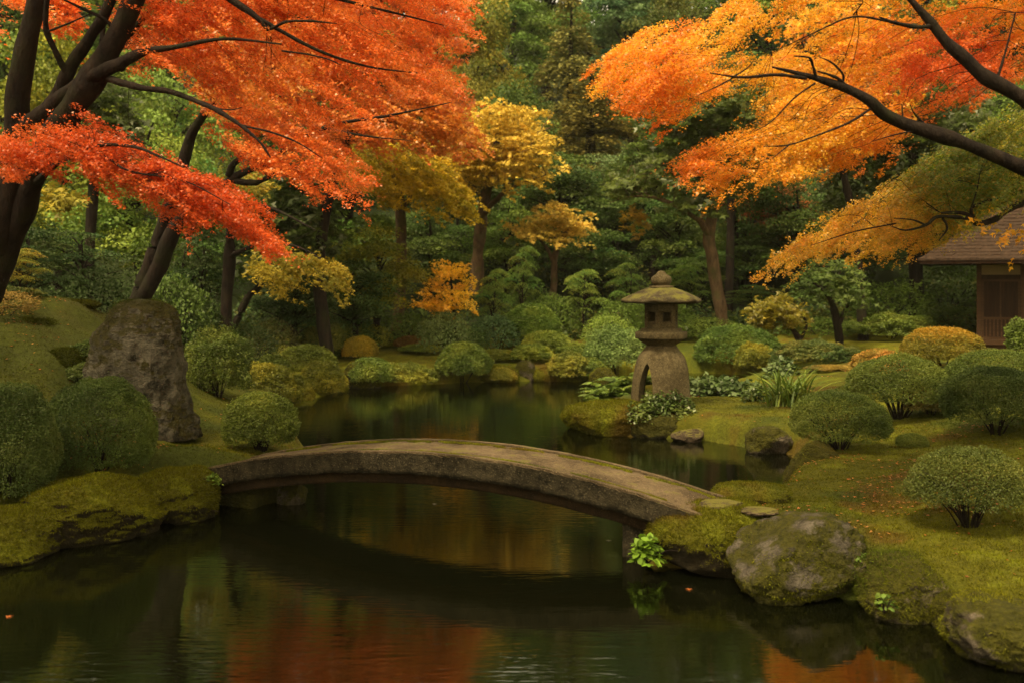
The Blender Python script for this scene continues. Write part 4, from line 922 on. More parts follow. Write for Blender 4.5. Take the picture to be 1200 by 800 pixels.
bush('brown tinged low shrub between the wide dome bush and the dark right bush', (1060, 1122, 455, 495), seed=336, n=4500, leaf=.04, cols=[(.05, .05, .012), (.1, .08, .016), (.16, .1, .02)], stem=4, group=RS, Y=14.0, lump=.3, shell=.4, ragged=.6)
bush('russet low shrub at the water end of the right inlet', (945, 1002, 428, 458), seed=337, n=4500, leaf=.05, cols=[(.07, .06, .012), (.12, .08, .014), (.18, .12, .02)], stem=0, group=RS, Y=20.5, lump=.3)
bush('bushy sapling at the right edge in front of the teahouse post', (1178, 1225, 374, 424), seed=338, n=3500, leaf=.07, cols=[(.07, .10, .014), (.11, .15, .02), (.15, .18, .03)], stem=8, low=-.7, Y=19.5, lump=.4, shell=.6, ragged=.8, name='shrub', cat='shrub')

SL = 'moss humps on the left slope'
for (bx_, zy, lab, sd_) in [((-40, 66, 372, 432), 13.6, 'broad dark moss hump on the left slope behind the dim clipped bush', 401), ((36, 112, 352, 402), 15.2, 'moss hump on the ridge of the left slope beside the standing stone', 402), ((48, 110, 408, 446), 12.9, 'small moss hump between the standing stone and the clipped dome bush', 403)]:
    X_ = ((bx_[0] + bx_[1]) / 2 - 600) / F * zy
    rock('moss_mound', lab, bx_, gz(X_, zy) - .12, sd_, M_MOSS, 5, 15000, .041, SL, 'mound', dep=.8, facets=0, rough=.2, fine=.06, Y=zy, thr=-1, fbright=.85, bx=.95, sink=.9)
bush('low dark ground plant at the left edge between the slope and the sapling', (-20, 44, 336, 372), Y=14.6, seed=404, n=3500, leaf=.05, cols=[(.03, .045, .009), (.055, .07, .012), (.1, .085, .014)], stem=0, lump=.35, shell=.5, name='shrub', cat='shrub')
bush('dark leafy ground plant at the upper left foot of the standing stone', (84, 128, 398, 434), Y=13.3, seed=405, n=3000, leaf=.045, cols=DEEP, stem=0, lump=.35, shell=.5, name='shrub', cat='shrub')
# ------------------------------------------------------------------ ferns, iris, ivy and broad leaved plants
def fronds(r, mb, c, n, L, wid, cols, up=.8, leaf=.05):
    """arching fronds with paired leaflets"""
    for k in range(n):
        a = r.uniform(0, 6.283); l = L * r.uniform(.6, 1.15); e = r.uniform(.5, 1.1) * up
        t = np.linspace(.08, 1, 16); dr = np.array([math.cos(a), math.sin(a), 0]); sd_ = np.array([-math.sin(a), math.cos(a), 0])
        mid = c + dr * (t * l)[:, None] * .75 + np.array([0, 0, 1.]) * (l * (e * t - .75 * t ** 2 * e))[:, None]
        mb.tube(mid, np.linspace(.005, .002, 16), 4, col=cols[0])
        for s in (-1, 1):
            w = wid * np.sin(np.pi * (.1 + .88 * t)); ll = np.maximum(w, .012)
            p = mid + sd_ * s * (w * .5)[:, None]; d = nrm(sd_ * s + dr * .5 + [0, 0, -.25] + r.normal(0, .1, (16, 3)))
            up_ = nrm(np.array([0, 0, 1.]) - dr * .2 + r.normal(0, .25, (16, 3)))
            put(mb, T_OVAL, p, up_, d, ll * 1.1, pal(p, cols, 3, k, .2, r))
def leafy(r, mb, c, R, n, leaf, cols, T=T_OVAL):
    d = dome_dirs(r, n, -.15); n = len(d); p = c + d * R * (1 - .55 * r.uniform(0, 1, (n, 1)) ** 1.6) * (1 + .3 * fbm(d * 2 + c, 2, 5))[:, None]
    put(mb, T, p, nrm(d * .6 + [0, 0, .9] + r.normal(0, .4, (n, 3))), nrm(d * [1, 1, .3] + r.normal(0, .5, (n, 3)) + [0, 0, -.2]), leaf * r.uniform(.6, 1.3, n), pal(p, cols, 3, 3, .22, r))
def plant(name, label, cat, loc, fill, matl=None, group=None, stems=6, sh=.3):
    t = thing(name, label, cat, loc, group); mb = MB(); r = np.random.default_rng(abs(int(loc[0] * 977 + loc[1] * 31)) + 5); fill(r, mb, np.array(loc)); part('leaves', mb, matl or M_SHINY, t)
    if stems:
        s = MB()
        for k in range(stems):
            e = np.array(loc) + [*r.normal(0, .12, 2), sh * r.uniform(.6, 1.1)]; s.tube(smooth_path([np.array(loc) - [0, 0, .04], (np.array(loc) + e) / 2 + [*r.normal(0, .02, 2), .02], e], 3), np.linspace(.007, .003, 7), 4)
        part('stems', s, M_BARK, t)
    return t
FG = [(.06, .10, .013), (.105, .15, .018), (.17, .20, .026)]
for k, (px, py, Y, n, L, lab) in enumerate([(722, 466, 16.9, 40, .85, 'feathery pale fern at the left foot of the lantern'), (742, 456, 17.3, 36, .85, 'taller fern behind the left foot of the lantern'), (704, 474, 16.6, 26, .5, 'small fern leaning to the water at the tip of the lantern point')]):
    X = (px - 600) / F * Y; z = H + (HZ - py) / F * Y; plant('fern', lab, 'fern', (X, Y, z), lambda r, mb, c, n=n, L=L: fronds(r, mb, c, n, L, .12, FG), M_SHINY, 'ferns round the lantern', 0)
IV = [(.03, .052, .010), (.06, .088, .014), (.105, .13, .022)]
for px, py, Y, R, n, lf, lab in [(785, 480, 15.85, (.48, .3, .34), 1500, .055, 'ivy mat with small round leaves in front of the lantern'), (752, 486, 15.6, (.3, .22, .26), 700, .05, 'trailing ivy hanging over the mossy rock left of the lantern front'), (770, 466, 16.0, (.2, .12, .2), 300, .05, 'ivy sprig climbing the lantern foot')]:
    X = (px - 600) / F * Y; z = H + (HZ - py) / F * Y - .06; plant('ivy', lab, 'ivy', (X, Y, z), lambda r, mb, c, R=R, n=n, lf=lf: leafy(r, mb, c, np.array(R), n, lf, IV), M_SHINY, 'ivy below the lantern', 5, .15)
for px, py, Y, R, n, lf, lab in [(842, 452, 19.2, (.52, .4, .42), 750, .115, 'broad leaved plant with pale shining leaves right of the lantern'), (872, 462, 18.6, (.4, .3, .28), 420, .1, 'low broad leaved plant trailing right of the lantern shrub'), (812, 448, 19.6, (.4, .3, .36), 500, .10, 'broad leaved plant close behind the right side of the lantern'), (915, 440, 21.0, (.42, .35, .42), 520, .12, 'pale broad leaved plant behind the iris clump')]:
    X = (px - 600) / F * Y; z = gz(X, Y); z = max(z, .15); plant('broadleaf_plant', lab, 'plant', (X, Y, z), lambda r, mb, c, R=R, n=n, lf=lf: leafy(r, mb, c, np.array(R), n, lf, [(.035, .06, .014), (.07, .105, .025), (.14, .175, .06)]), M_SHINY, 'broad leaved plants by the inlet', 6)
def iris(r, mb, c, n=75, L=1.0):
    for k in range(n):
        a = r.uniform(0, 6.283); l = L * r.uniform(.55, 1.1); t = np.linspace(0, 1, 8); dr = np.array([math.cos(a), math.sin(a), 0]); o = c + [*r.normal(0, .13, 2), -.02]; ln = r.uniform(.4, 1.25)
        mid = o + dr * (ln * l * (t * .5 + .5 * t ** 2))[:, None] + np.array([0, 0, 1.]) * (l * (t - .48 * ln * t ** 2.5))[:, None]; s = np.array([-math.sin(a), math.cos(a), 0]) * (.014 * np.sin(np.pi * (.25 + .75 * t)) + .001)[:, None]
        v = np.vstack([mid - s, mid + s]); mb.add(v, [[i, i + 1, 9 + i, 8 + i] for i in range(7)], np.array(FG)[r.integers(0, 3)] * r.uniform(.8, 1.2))
p0 = ongr(925, 474); plant('iris_clump', 'clump of long arching sword leaves on the moss behind the brown rock', 'plant', tuple(p0), lambda r, mb, c: iris(r, mb, c, 150, .85), M_SHINY, None, 0)
p0 = ongr(893, 470); plant('broadleaf_plant', 'small leafy plant at the left foot of the iris clump', 'plant', tuple(p0), lambda r, mb, c: leafy(r, mb, c, np.array([.34, .25, .26]), 420, .075, IV), M_SHINY, 'broad leaved plants by the inlet', 4)
Yb = 8.28; plant('leafy_sprout', 'bright green leafy sprout hanging at the right bridge pier', 'plant', ((757 - 600) / F * Yb, Yb, H + (HZ - 655) / F * Yb), lambda r, mb, c: leafy(r, mb, c, np.array([.13, .10, .2]), 190, .07, [(.10, .17, .012), (.16, .26, .02), (.24, .34, .03)]), M_GREEN, None, 4, .12)
for k, (px, py, Y, n, lab) in enumerate([(136, 606, 9.3, 60, 'tiny green sprout in the stone of the long near left mound'), (242, 596, 10.2, 90, 'tiny leafy sprout at the waterline by the left bridge end'), (250, 562, 10.3, 150, 'green creeper hanging beside the left end of the bridge'), (1082, 694, 7.2, 130, 'small green sprout on the mossy bank rock right of the big boulder'), (1014, 660, 7.55, 80, 'small green sprout in the crack right of the big grey boulder'), (1036, 706, 7.0, 70, 'tiny sprout just above the water under the mossy bank rock')]):
    plant('leafy_sprout', lab, 'plant', ((px - 600) / F * Y, Y, H + (HZ - py) / F * Y - .03), lambda r, mb, c, n=n: leafy(r, mb, c, np.array([.085, .06, .10]), n, .034, [(.05, .09, .012), (.09, .14, .016), (.13, .18, .02)]), M_GREEN, 'small sprouts on the banks', 3, .06)
for k, (px, py, c, lab) in enumerate([(712, 633, 0, 'pale leaf floating by the right bridge pier'), (806, 690, 1, 'orange leaf floating in front of the mossy bridge end boulder'), (508, 590, 0, 'small pale leaf floating beneath the middle of the bridge'), (8, 722, 1, 'orange leaf floating at the lower left edge')]):
    p = G(px, py, .004); t = thing('floating_leaf', lab, 'leaf', tuple(p), 'leaves floating on the pond'); mb = MB(); put(mb, T_MAPLE, p[None] + [0, 0, .001], np.array([[0, 0, 1.]]), np.array([[.8, .5, 0.]]), .045, np.array([[(.3, .25, .16), (.5, .14, .03)][c]])); part('blade', mb, M_LEAF, t)
# ------------------------------------------------------------------ the maples that frame the view
RED = [(.60, .085, .014), (.70, .135, .020), (.76, .19, .030), (.76, .25, .04)]
ORANGE = [(.70, .19, .016), (.78, .30, .020), (.80, .38, .024), (.72, .42, .028)]
def left_maple():
    r = np.random.default_rng(901); w, c = MB(), MB(); nd = []
    limb_ = globals()['limb']
    def limb(w, nd, rows, *k): limb_(w, nd, [(q[0], q[1], q[2], q[3] * .76) for q in rows], *k)
    limb(w, nd, [(-95, 520, 10.3, .30), (-60, 430, 10.2, .25), (-22, 340, 10.0, .2), (-2, 285, 9.9, .165), (12, 215, 9.8, .15), (17, 160, 9.75, .145), (22, 110, 9.7, .14), (30, 55, 9.6, .13), (42, 0, 9.5, .125), (60, -90, 9.4, .11), (95, -190, 9.3, .08), (140, -260, 9.2, .03)], 14, 1)
    limb(w, nd, [(-70, 440, 10.2, .2), (-20, 355, 10.05, .17), (12, 285, 9.95, .15), (36, 220, 9.8, .15), (58, 168, 9.6, .155), (85, 128, 9.4, .15), (108, 92, 9.3, .145), (128, 58, 9.2, .13), (150, 15, 9.1, .12), (178, -45, 9.0, .1), (230, -120, 9, .06), (300, -170, 9, .02)], 14, 2)
    limb(w, nd, [(24, 150, 9.75, .09), (48, 136, 9.55, .1), (75, 112, 9.4, .1), (105, 92, 9.25, .095), (138, 76, 9.1, .075), (170, 61, 9.0, .05), (202, 56, 8.9, .028), (262, 46, 8.8, .02), (330, 52, 8.7, .008)], 10, 3)
    limb(w, nd, [(48, 140, 9.6, .085), (66, 112, 9.5, .085), (84, 78, 9.4, .08), (104, 46, 9.3, .075), (122, 18, 9.2, .07), (140, -25, 9.1, .05)], 10, 4)
    limb(w, nd, [(118, 90, 9.3, .05), (140, 96, 9.1, .045), (165, 103, 9.0, .038), (200, 108, 8.9, .034), (228, 118, 8.8, .03), (255, 130, 8.7, .027), (280, 146, 8.6, .022), (303, 165, 8.5, .017), (317, 185, 8.5, .008)], 8, 5)
    limb(w, nd, [(282, 147, 8.6, .016), (320, 156, 8.5, .013), (350, 168, 8.5, .01), (378, 186, 8.5, .005)], 6, 6)
    limb(w, nd, [(255, 128, 8.7, .012), (272, 129, 8.7, .008), (284, 126, 8.7, .004)], 5, 7)
    limb(w, nd, [(78, 88, 9.4, .035), (66, 62, 9.3, .035), (54, 35, 9.2, .034), (55, 0, 9.1, .03), (60, -40, 9, .02)], 8, 8)
    limb(w, nd, [(54, 38, 9.2, .016), (80, 28, 9.1, .012), (105, 17, 9.0, .007)], 5, 9)
    limb(w, nd, [(140, 45, 9.2, .03), (125, 25, 9.1, .024), (100, 12, 9.0, .018), (75, 0, 8.9, .012)], 6, 10)
    limb(w, nd, [(128, 58, 9.2, .05), (142, 80, 9.3, .05), (135, 60, 9.4, .05), (170, 20, 9.4, .04)], 8, 11)
    limb(w, nd, [(105, 92, 9.3, .04), (118, 60, 9.35, .036), (121, 30, 9.4, .03)], 7, 12)
    limb(w, nd, [(34, 220, 9.8, .05), (70, 190, 9.3, .035), (110, 172, 8.9, .024), (155, 172, 8.7, .018), (190, 185, 8.5, .013), (216, 197, 8.4, .006)], 8, 13)
    limb(w, nd, [(110, 172, 8.9, .015), (150, 200, 8.7, .012), (215, 212, 8.5, .009), (270, 240, 8.4, .005)], 6, 14)
    limb(w, nd, [(20, 215, 9.8, .04), (-5, 185, 9.5, .03), (-30, 170, 9.3, .02)], 6, 15)
    limb(w, nd, [(178, -45, 9.0, .06), (240, -20, 8.9, .05), (300, 20, 8.9, .036), (315, 34, 8.9, .022), (335, 26, 8.8, .016), (362, 25, 8.8, .012), (395, 28, 8.8, .006)], 8, 16)
    limb(w, nd, [(300, 20, 8.9, .026), (370, 58, 8.9, .02), (430, 78, 9.0, .014), (490, 86, 9.1, .006)], 7, 17)
    limb(w, nd, [(240, -20, 8.9, .03), (350, -10, 9, .025), (440, 10, 9.1, .016), (520, 30, 9.2, .006)], 7, 18)
    limb(w, nd, [(330, 60, 8.8, .012), (360, 64, 8.8, .011), (385, 70, 8.8, .008), (400, 77, 8.8, .005)], 5, 19)
    A = [(128, -40), (560, -40), (558, 22), (548, 42), (524, 52), (540, 70), (524, 84), (552, 98), (546, 112), (500, 112), (470, 126), (440, 138), (420, 150), (404, 162), (430, 190), (438, 238), (425, 243), (412, 224), (392, 216), (372, 228), (352, 214), (330, 205), (308, 206), (290, 196), (262, 186), (238, 146), (226, 130), (232, 104), (205, 92), (192, 76), (160, 96), (148, 84), (150, 62), (130, 40)]
    holes = [[(310, 70), (345, 62), (340, 76)], [(310, 62), (334, 55), (330, 78), (315, 76)], [(176, 78), (238, 88), (236, 104), (196, 100)], [(330, 124), (345, 122), (343, 138), (332, 138)], [(275, 108), (300, 110), (304, 122), (282, 120)]]
    grow_crown(c, w, nd, r, A, (9.0, 11.0), 560, 420, .92, .125, (.86, -.10, -.30), .26, .0195, RED, 11, gap=-.10, thin=.10, spread=.3, holes=holes, pscale=.8, bias=.0)
    B = [(-10, 152), (20, 150), (60, 152), (90, 140), (122, 140), (160, 160), (200, 178), (240, 196), (268, 208), (300, 232), (322, 256), (347, 288), (338, 294), (326, 284), (316, 300), (296, 280), (270, 262), (246, 262), (238, 282), (216, 262), (190, 250), (176, 236), (150, 236), (136, 224), (110, 215), (88, 200), (66, 205), (48, 192), (22, 214), (-10, 205)]
    grow_crown(c, w, nd, r, B, (8.5, 9.7), 330, 360, .74, .10, (.84, -.08, -.36), .28, 0.0185, RED[:3], 13, gap=-.02, gscale=1.8, thin=.12, spread=.3, pscale=.8, bias=-.1, holes=[[(75, 178), (110, 180), (105, 206), (80, 200)], [(118, 222), (136, 206), (142, 224), (125, 232)]])
    C2 = [(-10, -30), (70, -30), (105, 10), (98, 60), (70, 62), (50, 30), (20, 22), (-10, 60)]
    grow_crown(c, w, nd, r, C2, (10.2, 11.2), 40, 150, .6, .22, (.8, 0, -.3), .22, .034, RED, 17, gap=-.1)
    grow_crown(c, w, nd, r, [(60, -30), (540, -30), (500, -160), (380, -260), (200, -280), (80, -200)], (8.8, 11.5), 130, 60, .8, .3, (.8, 0, -.25), .2, .075, RED, 18, gap=-.3, twig=False)
    grow_crown(c, w, nd, r, [(-520, -260), (-60, -260), (-45, -40), (-60, 70), (-520, 90)], (6.4, 11.0), 115, 70, .9, .34, (.3, -.5, -.2), .2, .06, RED, 19, gap=-.5, twig=False, spread=.9)  # unseen crown patch, added to shade the left bank
    tree_parts('red_maple', 'large red maple with dark leaning stems overhanging the left side', (P(-85, 500, 10.25)[0], 10.25, P(0, 500, 10.25)[2]), w, c)
left_maple()

def right_maple():
    r = np.random.default_rng(902); w, c = MB(), MB(); nd = []
    limb(w, nd, [(1480, 640, 8.0, .24), (1455, 500, 8.0, .2), (1420, 390, 8.0, .16), (1370, 300, 7.9, .13), (1310, 250, 7.8, .1), (1255, 220, 7.7, .075), (1200, 197, 7.6, .062), (1150, 176, 7.55, .056), (1100, 157, 7.5, .053), (1062, 146, 7.5, .05), (1036, 134, 7.45, .046), (1018, 118, 7.4, .042), (996, 106, 7.4, .036), (975, 98, 7.35, .03), (950, 90, 7.3, .022), (926, 84, 7.3, .014), (905, 79, 7.3, .006)], 12, 21)
    limb(w, nd, [(1370, 300, 7.6, .11), (1320, 215, 7.6, .09), (1260, 158, 7.6, .075), (1212, 124, 7.6, .064), (1170, 100, 7.6, .056), (1148, 86, 7.6, .054), (1128, 66, 7.6, .048), (1108, 48, 7.6, .042), (1092, 28, 7.6, .036), (1078, 12, 7.6, .026), (1050, -20, 7.6, .018)], 12, 22)
    for k, q in enumerate([[(957, 92, 7.3, .012), (952, 76, 7.25, .011), (948, 68, 7.2, .009), (930, 66, 7.2, .004)], [(998, 106, 7.4, .014), (984, 94, 7.35, .012), (972, 88, 7.3, .01), (958, 84, 7.3, .006)], [(987, 101, 7.4, .011), (988, 88, 7.35, .009), (975, 74, 7.3, .007), (960, 67, 7.3, .004)],
                           [(945, 92, 7.3, .014), (910, 88, 7.2, .013), (870, 91, 7.1, .01), (832, 86, 7.0, .004)], [(862, 90, 7.1, .007), (840, 102, 7.0, .005), (818, 112, 7.0, .003)], [(860, 90, 7.1, .007), (876, 80, 7.1, .006), (884, 70, 7.1, .003)],
                           [(955, 98, 7.3, .008), (930, 116, 7.25, .007), (905, 142, 7.2, .005), (885, 154, 7.2, .003)], [(1020, 128, 7.4, .010), (995, 144, 7.3, .009), (960, 158, 7.2, .008), (925, 170, 7.1, .007), (895, 172, 7.1, .003)], [(925, 170, 7.1, .006), (905, 186, 7.0, .004)],
                           [(1092, 30, 7.6, .018), (1075, 32, 7.55, .016), (1045, 26, 7.5, .012), (1030, 20, 7.5, .006)], [(1045, 26, 7.5, .009), (1000, 20, 7.5, .008), (960, 36, 7.5, .006), (905, 62, 7.5, .003)], [(1000, 18, 7.7, .007), (1012, 2, 7.7, .005)],
                           [(1168, 94, 7.6, .012), (1178, 62, 7.6, .009), (1190, 15, 7.6, .006)], [(1088, 150, 7.5, .009), (1072, 134, 7.45, .007), (1066, 122, 7.4, .004)], [(1080, 152, 7.5, .007), (1050, 158, 7.45, .006), (1022, 166, 7.4, .003)], [(1058, 143, 7.5, .008), (1057, 122, 7.5, .004)]]):
        limb(w, nd, q, 6, 30 + k, node_from=.3)
    Gp = [(684, 100), (700, 92), (703, 76), (722, 66), (714, 54), (735, 42), (756, 26), (790, 22), (812, 28), (846, 8), (858, -10), (880, -40), (1240, -40), (1240, 120), (1180, 118), (1120, 122), (1075, 132), (1062, 160), (1058, 192), (1046, 196), (1038, 178), (1010, 182), (994, 205), (980, 190), (968, 212), (950, 200), (936, 218), (918, 204), (900, 206), (884, 226), (866, 214), (848, 230), (838, 216), (818, 228), (800, 234), (806, 214), (775, 200), (790, 180), (818, 160), (840, 150), (858, 140), (886, 118), (880, 104), (846, 104), (832, 130), (806, 122), (790, 142), (768, 150), (750, 160), (748, 142), (760, 126), (742, 122), (726, 126), (714, 112), (700, 108)]
    holes = [[(824, 130), (832, 112), (864, 96), (892, 96), (896, 120), (888, 142), (850, 156), (826, 154)], [(924, 132), (960, 118), (970, 130), (940, 143)], [(976, 70), (1000, 52), (1030, 40), (1034, 56), (1012, 82), (986, 84)], [(1060, 8), (1075, 2), (1090, 20), (1078, 30)], [(1100, 92), (1130, 84), (1125, 104), (1106, 108)], [(1148, 42), (1168, 40), (1162, 58)]]
    redw = lambda p, r: (lambda s, a, b: a + (b - a) * np.clip(np.exp(-(((s[:, :1] - 1120) / 95) ** 2 + ((s[:, 1:2] - 80) / 62) ** 2)) * 1.5 + .35 * np.exp(-(((s[:, :1] - 900) / 60) ** 2 + ((s[:, 1:2] - 0) / 30) ** 2)) + r.normal(0, .15, (len(s), 1)) - .12, 0, 1))(proj(p), pal(p, ORANGE, .9, 21, .2, r), pal(p, [(.66, .10, .016), (.74, .16, .026)], .9, 22, .2, r))
    grow_crown(c, w, nd, r, Gp, (7.75, 9.4), 620, 400, .74, .105, (-.86, -.10, -.30), .26, .0175, None, 23, gap=-.16, thin=.12, spread=.3, holes=holes, colfn=redw)
    grow_crown(c, w, nd, r, [(880, -30), (1330, -30), (1330, 120), (1420, 60), (1380, -160), (1200, -240), (1000, -180)], (7.4, 9.5), 90, 60, .7, .28, (-.8, 0, -.25), .2, .07, ORANGE, 24, gap=-.3, twig=False)
    tree_parts('orange_maple', 'orange maple whose long dark limbs reach in from the right edge', (P(1475, 600, 8)[0], 8.0, .62), w, c)
right_maple()

def right_yellow():
    r = np.random.default_rng(903); w, c = MB(), MB(); nd = []
    limb(w, nd, [(1440, 560, 10.2, .17), (1420, 440, 10.2, .15), (1380, 340, 10.1, .12), (1310, 275, 10, .08), (1250, 245, 9.9, .05), (1205, 238, 9.8, .036), (1180, 247, 9.75, .033), (1164, 258, 9.7, .03), (1144, 262, 9.65, .028), (1134, 252, 9.6, .024), (1120, 249, 9.6, .018), (1103, 250, 9.6, .008)], 9, 41)
    for k, q in enumerate([[(1144, 260, 9.65, .018), (1138, 245, 9.6, .016), (1155, 236, 9.6, .013), (1175, 232, 9.6, .008)], [(1134, 256, 9.6, .02), (1100, 254, 9.5, .018), (1085, 264, 9.4, .014), (1062, 270, 9.3, .009), (1046, 266, 9.3, .004)], [(1085, 264, 9.4, .01), (1070, 258, 9.3, .008), (1048, 256, 9.2, .004)], [(1104, 254, 9.6, .012), (1110, 268, 9.5, .01), (1100, 282, 9.4, .005)], [(1138, 245, 9.6, .01), (1145, 222, 9.6, .007), (1148, 205, 9.6, .003)], [(1050, 262, 9.3, .008), (1000, 272, 9.1, .006), (950, 288, 9.0, .003)]]):
        limb(w, nd, q, 6, 50 + k, node_from=.2)
    Hp = [(880, 320), (896, 302), (915, 292), (948, 268), (965, 250), (1000, 240), (1018, 224), (1050, 205), (1080, 182), (1110, 165), (1150, 140), (1230, 118), (1230, 232), (1190, 226), (1172, 246), (1150, 262), (1128, 276), (1106, 274), (1090, 290), (1075, 300), (1072, 278), (1050, 282), (1030, 296), (1008, 300), (1000, 286), (975, 296), (950, 302), (930, 310), (915, 306), (900, 318)]
    def cf(p, r):
        s = proj(p); a = pal(p, [(.10, .155, .010), (.19, .225, .012), (.34, .29, .014)], .9, 25, .2, r); b = pal(p, [(.76, .27, .02), (.72, .34, .022), (.5, .32, .02)], .9, 26, .2, r)
        return a + (b - a) * np.clip(sst(1130, 940, s[:, :1] + 1.0 * (215 - s[:, 1:2])) + r.normal(0, .18, (len(s), 1)), 0, 1)
    grow_crown(c, w, nd, r, Hp, (9.5, 11.4), 380, 370, .78, .115, (-.84, -.08, -.34), .26, .0195, None, 27, gap=-.3, thin=.15, spread=.3, colfn=cf)
    grow_crown(c, w, nd, r, [(1130, 262), (1150, 250), (1200, 270), (1230, 262), (1230, 300), (1190, 296), (1165, 272)], (9.4, 10.2), 14, 70, .5, .2, (-.8, 0, -.4), .2, .045, ORANGE, 28, gap=-.5)
    tree_parts('yellow_green_maple', 'maple turning from green to orange hanging in front of the teahouse roof', (P(1440, 540, 10.2)[0], 10.2, .75), w, c)
right_yellow()

def behind_left():
    # twin stemmed maple behind the standing stone; its high crown shows salmon orange beyond the red one
    r = np.random.default_rng(904); w, c = MB(), MB(); nd = []
    limb(w, nd, [(150, 372, 16.5, .17), (166, 340, 16.4, .14), (176, 305, 16.3, .12), (190, 268, 16.2, .11), (205, 225, 16, .1), (220, 175, 15.8, .09), (235, 140, 15.6, .07), (300, 60, 15, .04), (380, 10, 14.6, .02)], 10, 71)
    limb(w, nd, [(155, 372, 16.5, .15), (176, 335, 16.3, .13), (192, 298, 16.1, .12), (208, 262, 15.9, .1), (240, 232, 15.6, .08), (275, 208, 15.3, .065), (300, 196, 15.1, .05), (320, 185, 14.9, .04), (380, 150, 14.5, .03), (460, 135, 14.2, .018), (530, 120, 14, .006)], 10, 72)
    limb(w, nd, [(268, 206, 15.3, .06), (274, 192, 15.2, .05), (290, 182, 15.1, .04), (300, 178, 15, .02)], 7, 73)
    limb(w, nd, [(275, 212, 15.3, .05), (300, 214, 15.1, .045), (325, 202, 14.9, .03), (350, 190, 14.6, .015)], 7, 74)
    limb(w, nd, [(380, 150, 14.5, .02), (430, 160, 14.2, .014), (480, 165, 14, .006)], 6, 75)
    SAL = [(.58, .12, .022), (.66, .19, .03), (.64, .27, .03)]
    grow_crown(c, w, nd, r, [(190, 30), (330, 0), (380, 60), (360, 130), (300, 150), (240, 130)], (14, 16.2), 90, 100, .85, .32, (.86, -.1, -.28), .2, .065, SAL, 33, gap=-.1)
    tree_parts('green_orange_maple', 'twin stemmed leaning maple behind the standing stone', (P(152, 372, 16.5)[0], 16.5, gz(P(152, 372, 16.5)[0], 16.5)), w, c)
    r = np.random.default_rng(914); w, c = MB(), MB(); nd = []
    limb(w, nd, [(384, 415, 24, .17), (378, 370, 24, .14), (374, 320, 24, .13), (378, 270, 24, .13), (390, 215, 23.8, .12), (408, 160, 23.5, .1), (420, 110, 23.2, .08), (440, 40, 23, .05), (450, -30, 23, .02)], 10, 75)
    limb(w, nd, [(408, 165, 23.5, .07), (430, 152, 23.1, .06), (446, 142, 22.8, .05), (490, 130, 22.3, .03), (545, 150, 22, .01)], 7, 76)
    limb(w, nd, [(422, 110, 23.2, .06), (470, 90, 22.8, .045), (520, 98, 22.3, .02)], 7, 77)
    limb(w, nd, [(400, 185, 23.7, .06), (360, 140, 23.3, .05), (300, 90, 23, .02)], 7, 78)
    Cp = [(395, 125), (432, 108), (470, 92), (520, 84), (552, 100), (556, 116), (540, 126), (556, 140), (574, 172), (566, 182), (545, 170), (520, 184), (496, 180), (470, 168), (450, 178), (420, 170), (400, 160)]
    grow_crown(c, w, nd, r, Cp, (21, 25), 200, 190, 1.2, .42, (.86, -.1, -.28), .2, .06, SAL, 31, gap=-.42, reach=4, trad=.012)
    grow_crown(c, w, nd, r, [(250, 60), (300, -60), (400, -110), (500, -80), (548, 10), (540, 90), (470, 120), (400, 170), (330, 190), (270, 130)], (21.5, 26), 330, 100, 1.3, .5, (.7, -.2, -.24), .2, .11, SAL[:2], 32, gap=-.3, reach=5, trad=.012)
    tree_parts('salmon_maple', 'salmon orange maple peeping out beyond the right edge of the red crown', (P(384, 415, 24)[0], 24, gz(P(384, 415, 24)[0], 24)), w, c)
    # mustard maple over the far left corner of the pond
    r = np.random.default_rng(905); w, c = MB(), MB(); nd = []
    limb(w, nd, [(466, 398, 32, .2), (468, 340, 31.5, .18), (470, 285, 31, .17), (469, 250, 30.5, .15), (466, 215, 30, .12), (450, 190, 29, .07), (430, 175, 28, .02)], 9, 81)
    limb(w, nd, [(469, 250, 30.5, .1), (490, 220, 30, .07), (520, 210, 29, .04), (545, 230, 28, .01)], 7, 82)
    MU = [(.28, .22, .012), (.46, .31, .014), (.62, .38, .018)]
    D = [(398, 172), (430, 160), (452, 168), (490, 172), (525, 190), (545, 215), (562, 256), (546, 258), (528, 242), (510, 238), (502, 256), (492, 244), (482, 224), (462, 236), (440, 232), (425, 218), (405, 205)]
    grow_crown(c, w, nd, r, D, (26.5, 30.5), 170, 190, 1.4, .46, (.86, -.1, -.40), .22, .072, MU, 35, gap=-.4, reach=4)
    tree_parts('mustard_maple', 'mustard yellow maple with brown trunk between the red and pale yellow crowns', (P(466, 398, 32)[0], 32, gz(P(466, 398, 32)[0], 32)), w, c, bark=M_BARKB, leafm=M_GREEN)
    # yellow-green branchy tree under the red crown
    r = np.random.default_rng(906); w, c = MB(), MB(); nd = []
    limb(w, nd, [(262, 400, 20, .14), (266, 350, 20, .12), (269, 300, 19.8, .11), (272, 262, 19.5, .08), (285, 240, 19, .05), (320, 245, 18.5, .03), (370, 270, 18, .01)], 8, 85)
    limb(w, nd, [(269, 300, 19.8, .05), (310, 285, 19, .035), (350, 290, 18.4, .02), (395, 315, 18, .006)], 6, 86)
    YG = [(.14, .13, .014), (.26, .20, .018), (.36, .25, .022)]
    grow_crown(c, w, nd, r, [(282, 310), (300, 290), (330, 285), (365, 290), (395, 300), (410, 328), (400, 340), (380, 334), (368, 328), (350, 322), (335, 330), (338, 346), (325, 350), (312, 335), (300, 326)], (17, 19), 70, 150, .8, .28, (.86, -.1, -.36), .24, .052, YG, 37, gap=-.6, reach=4)
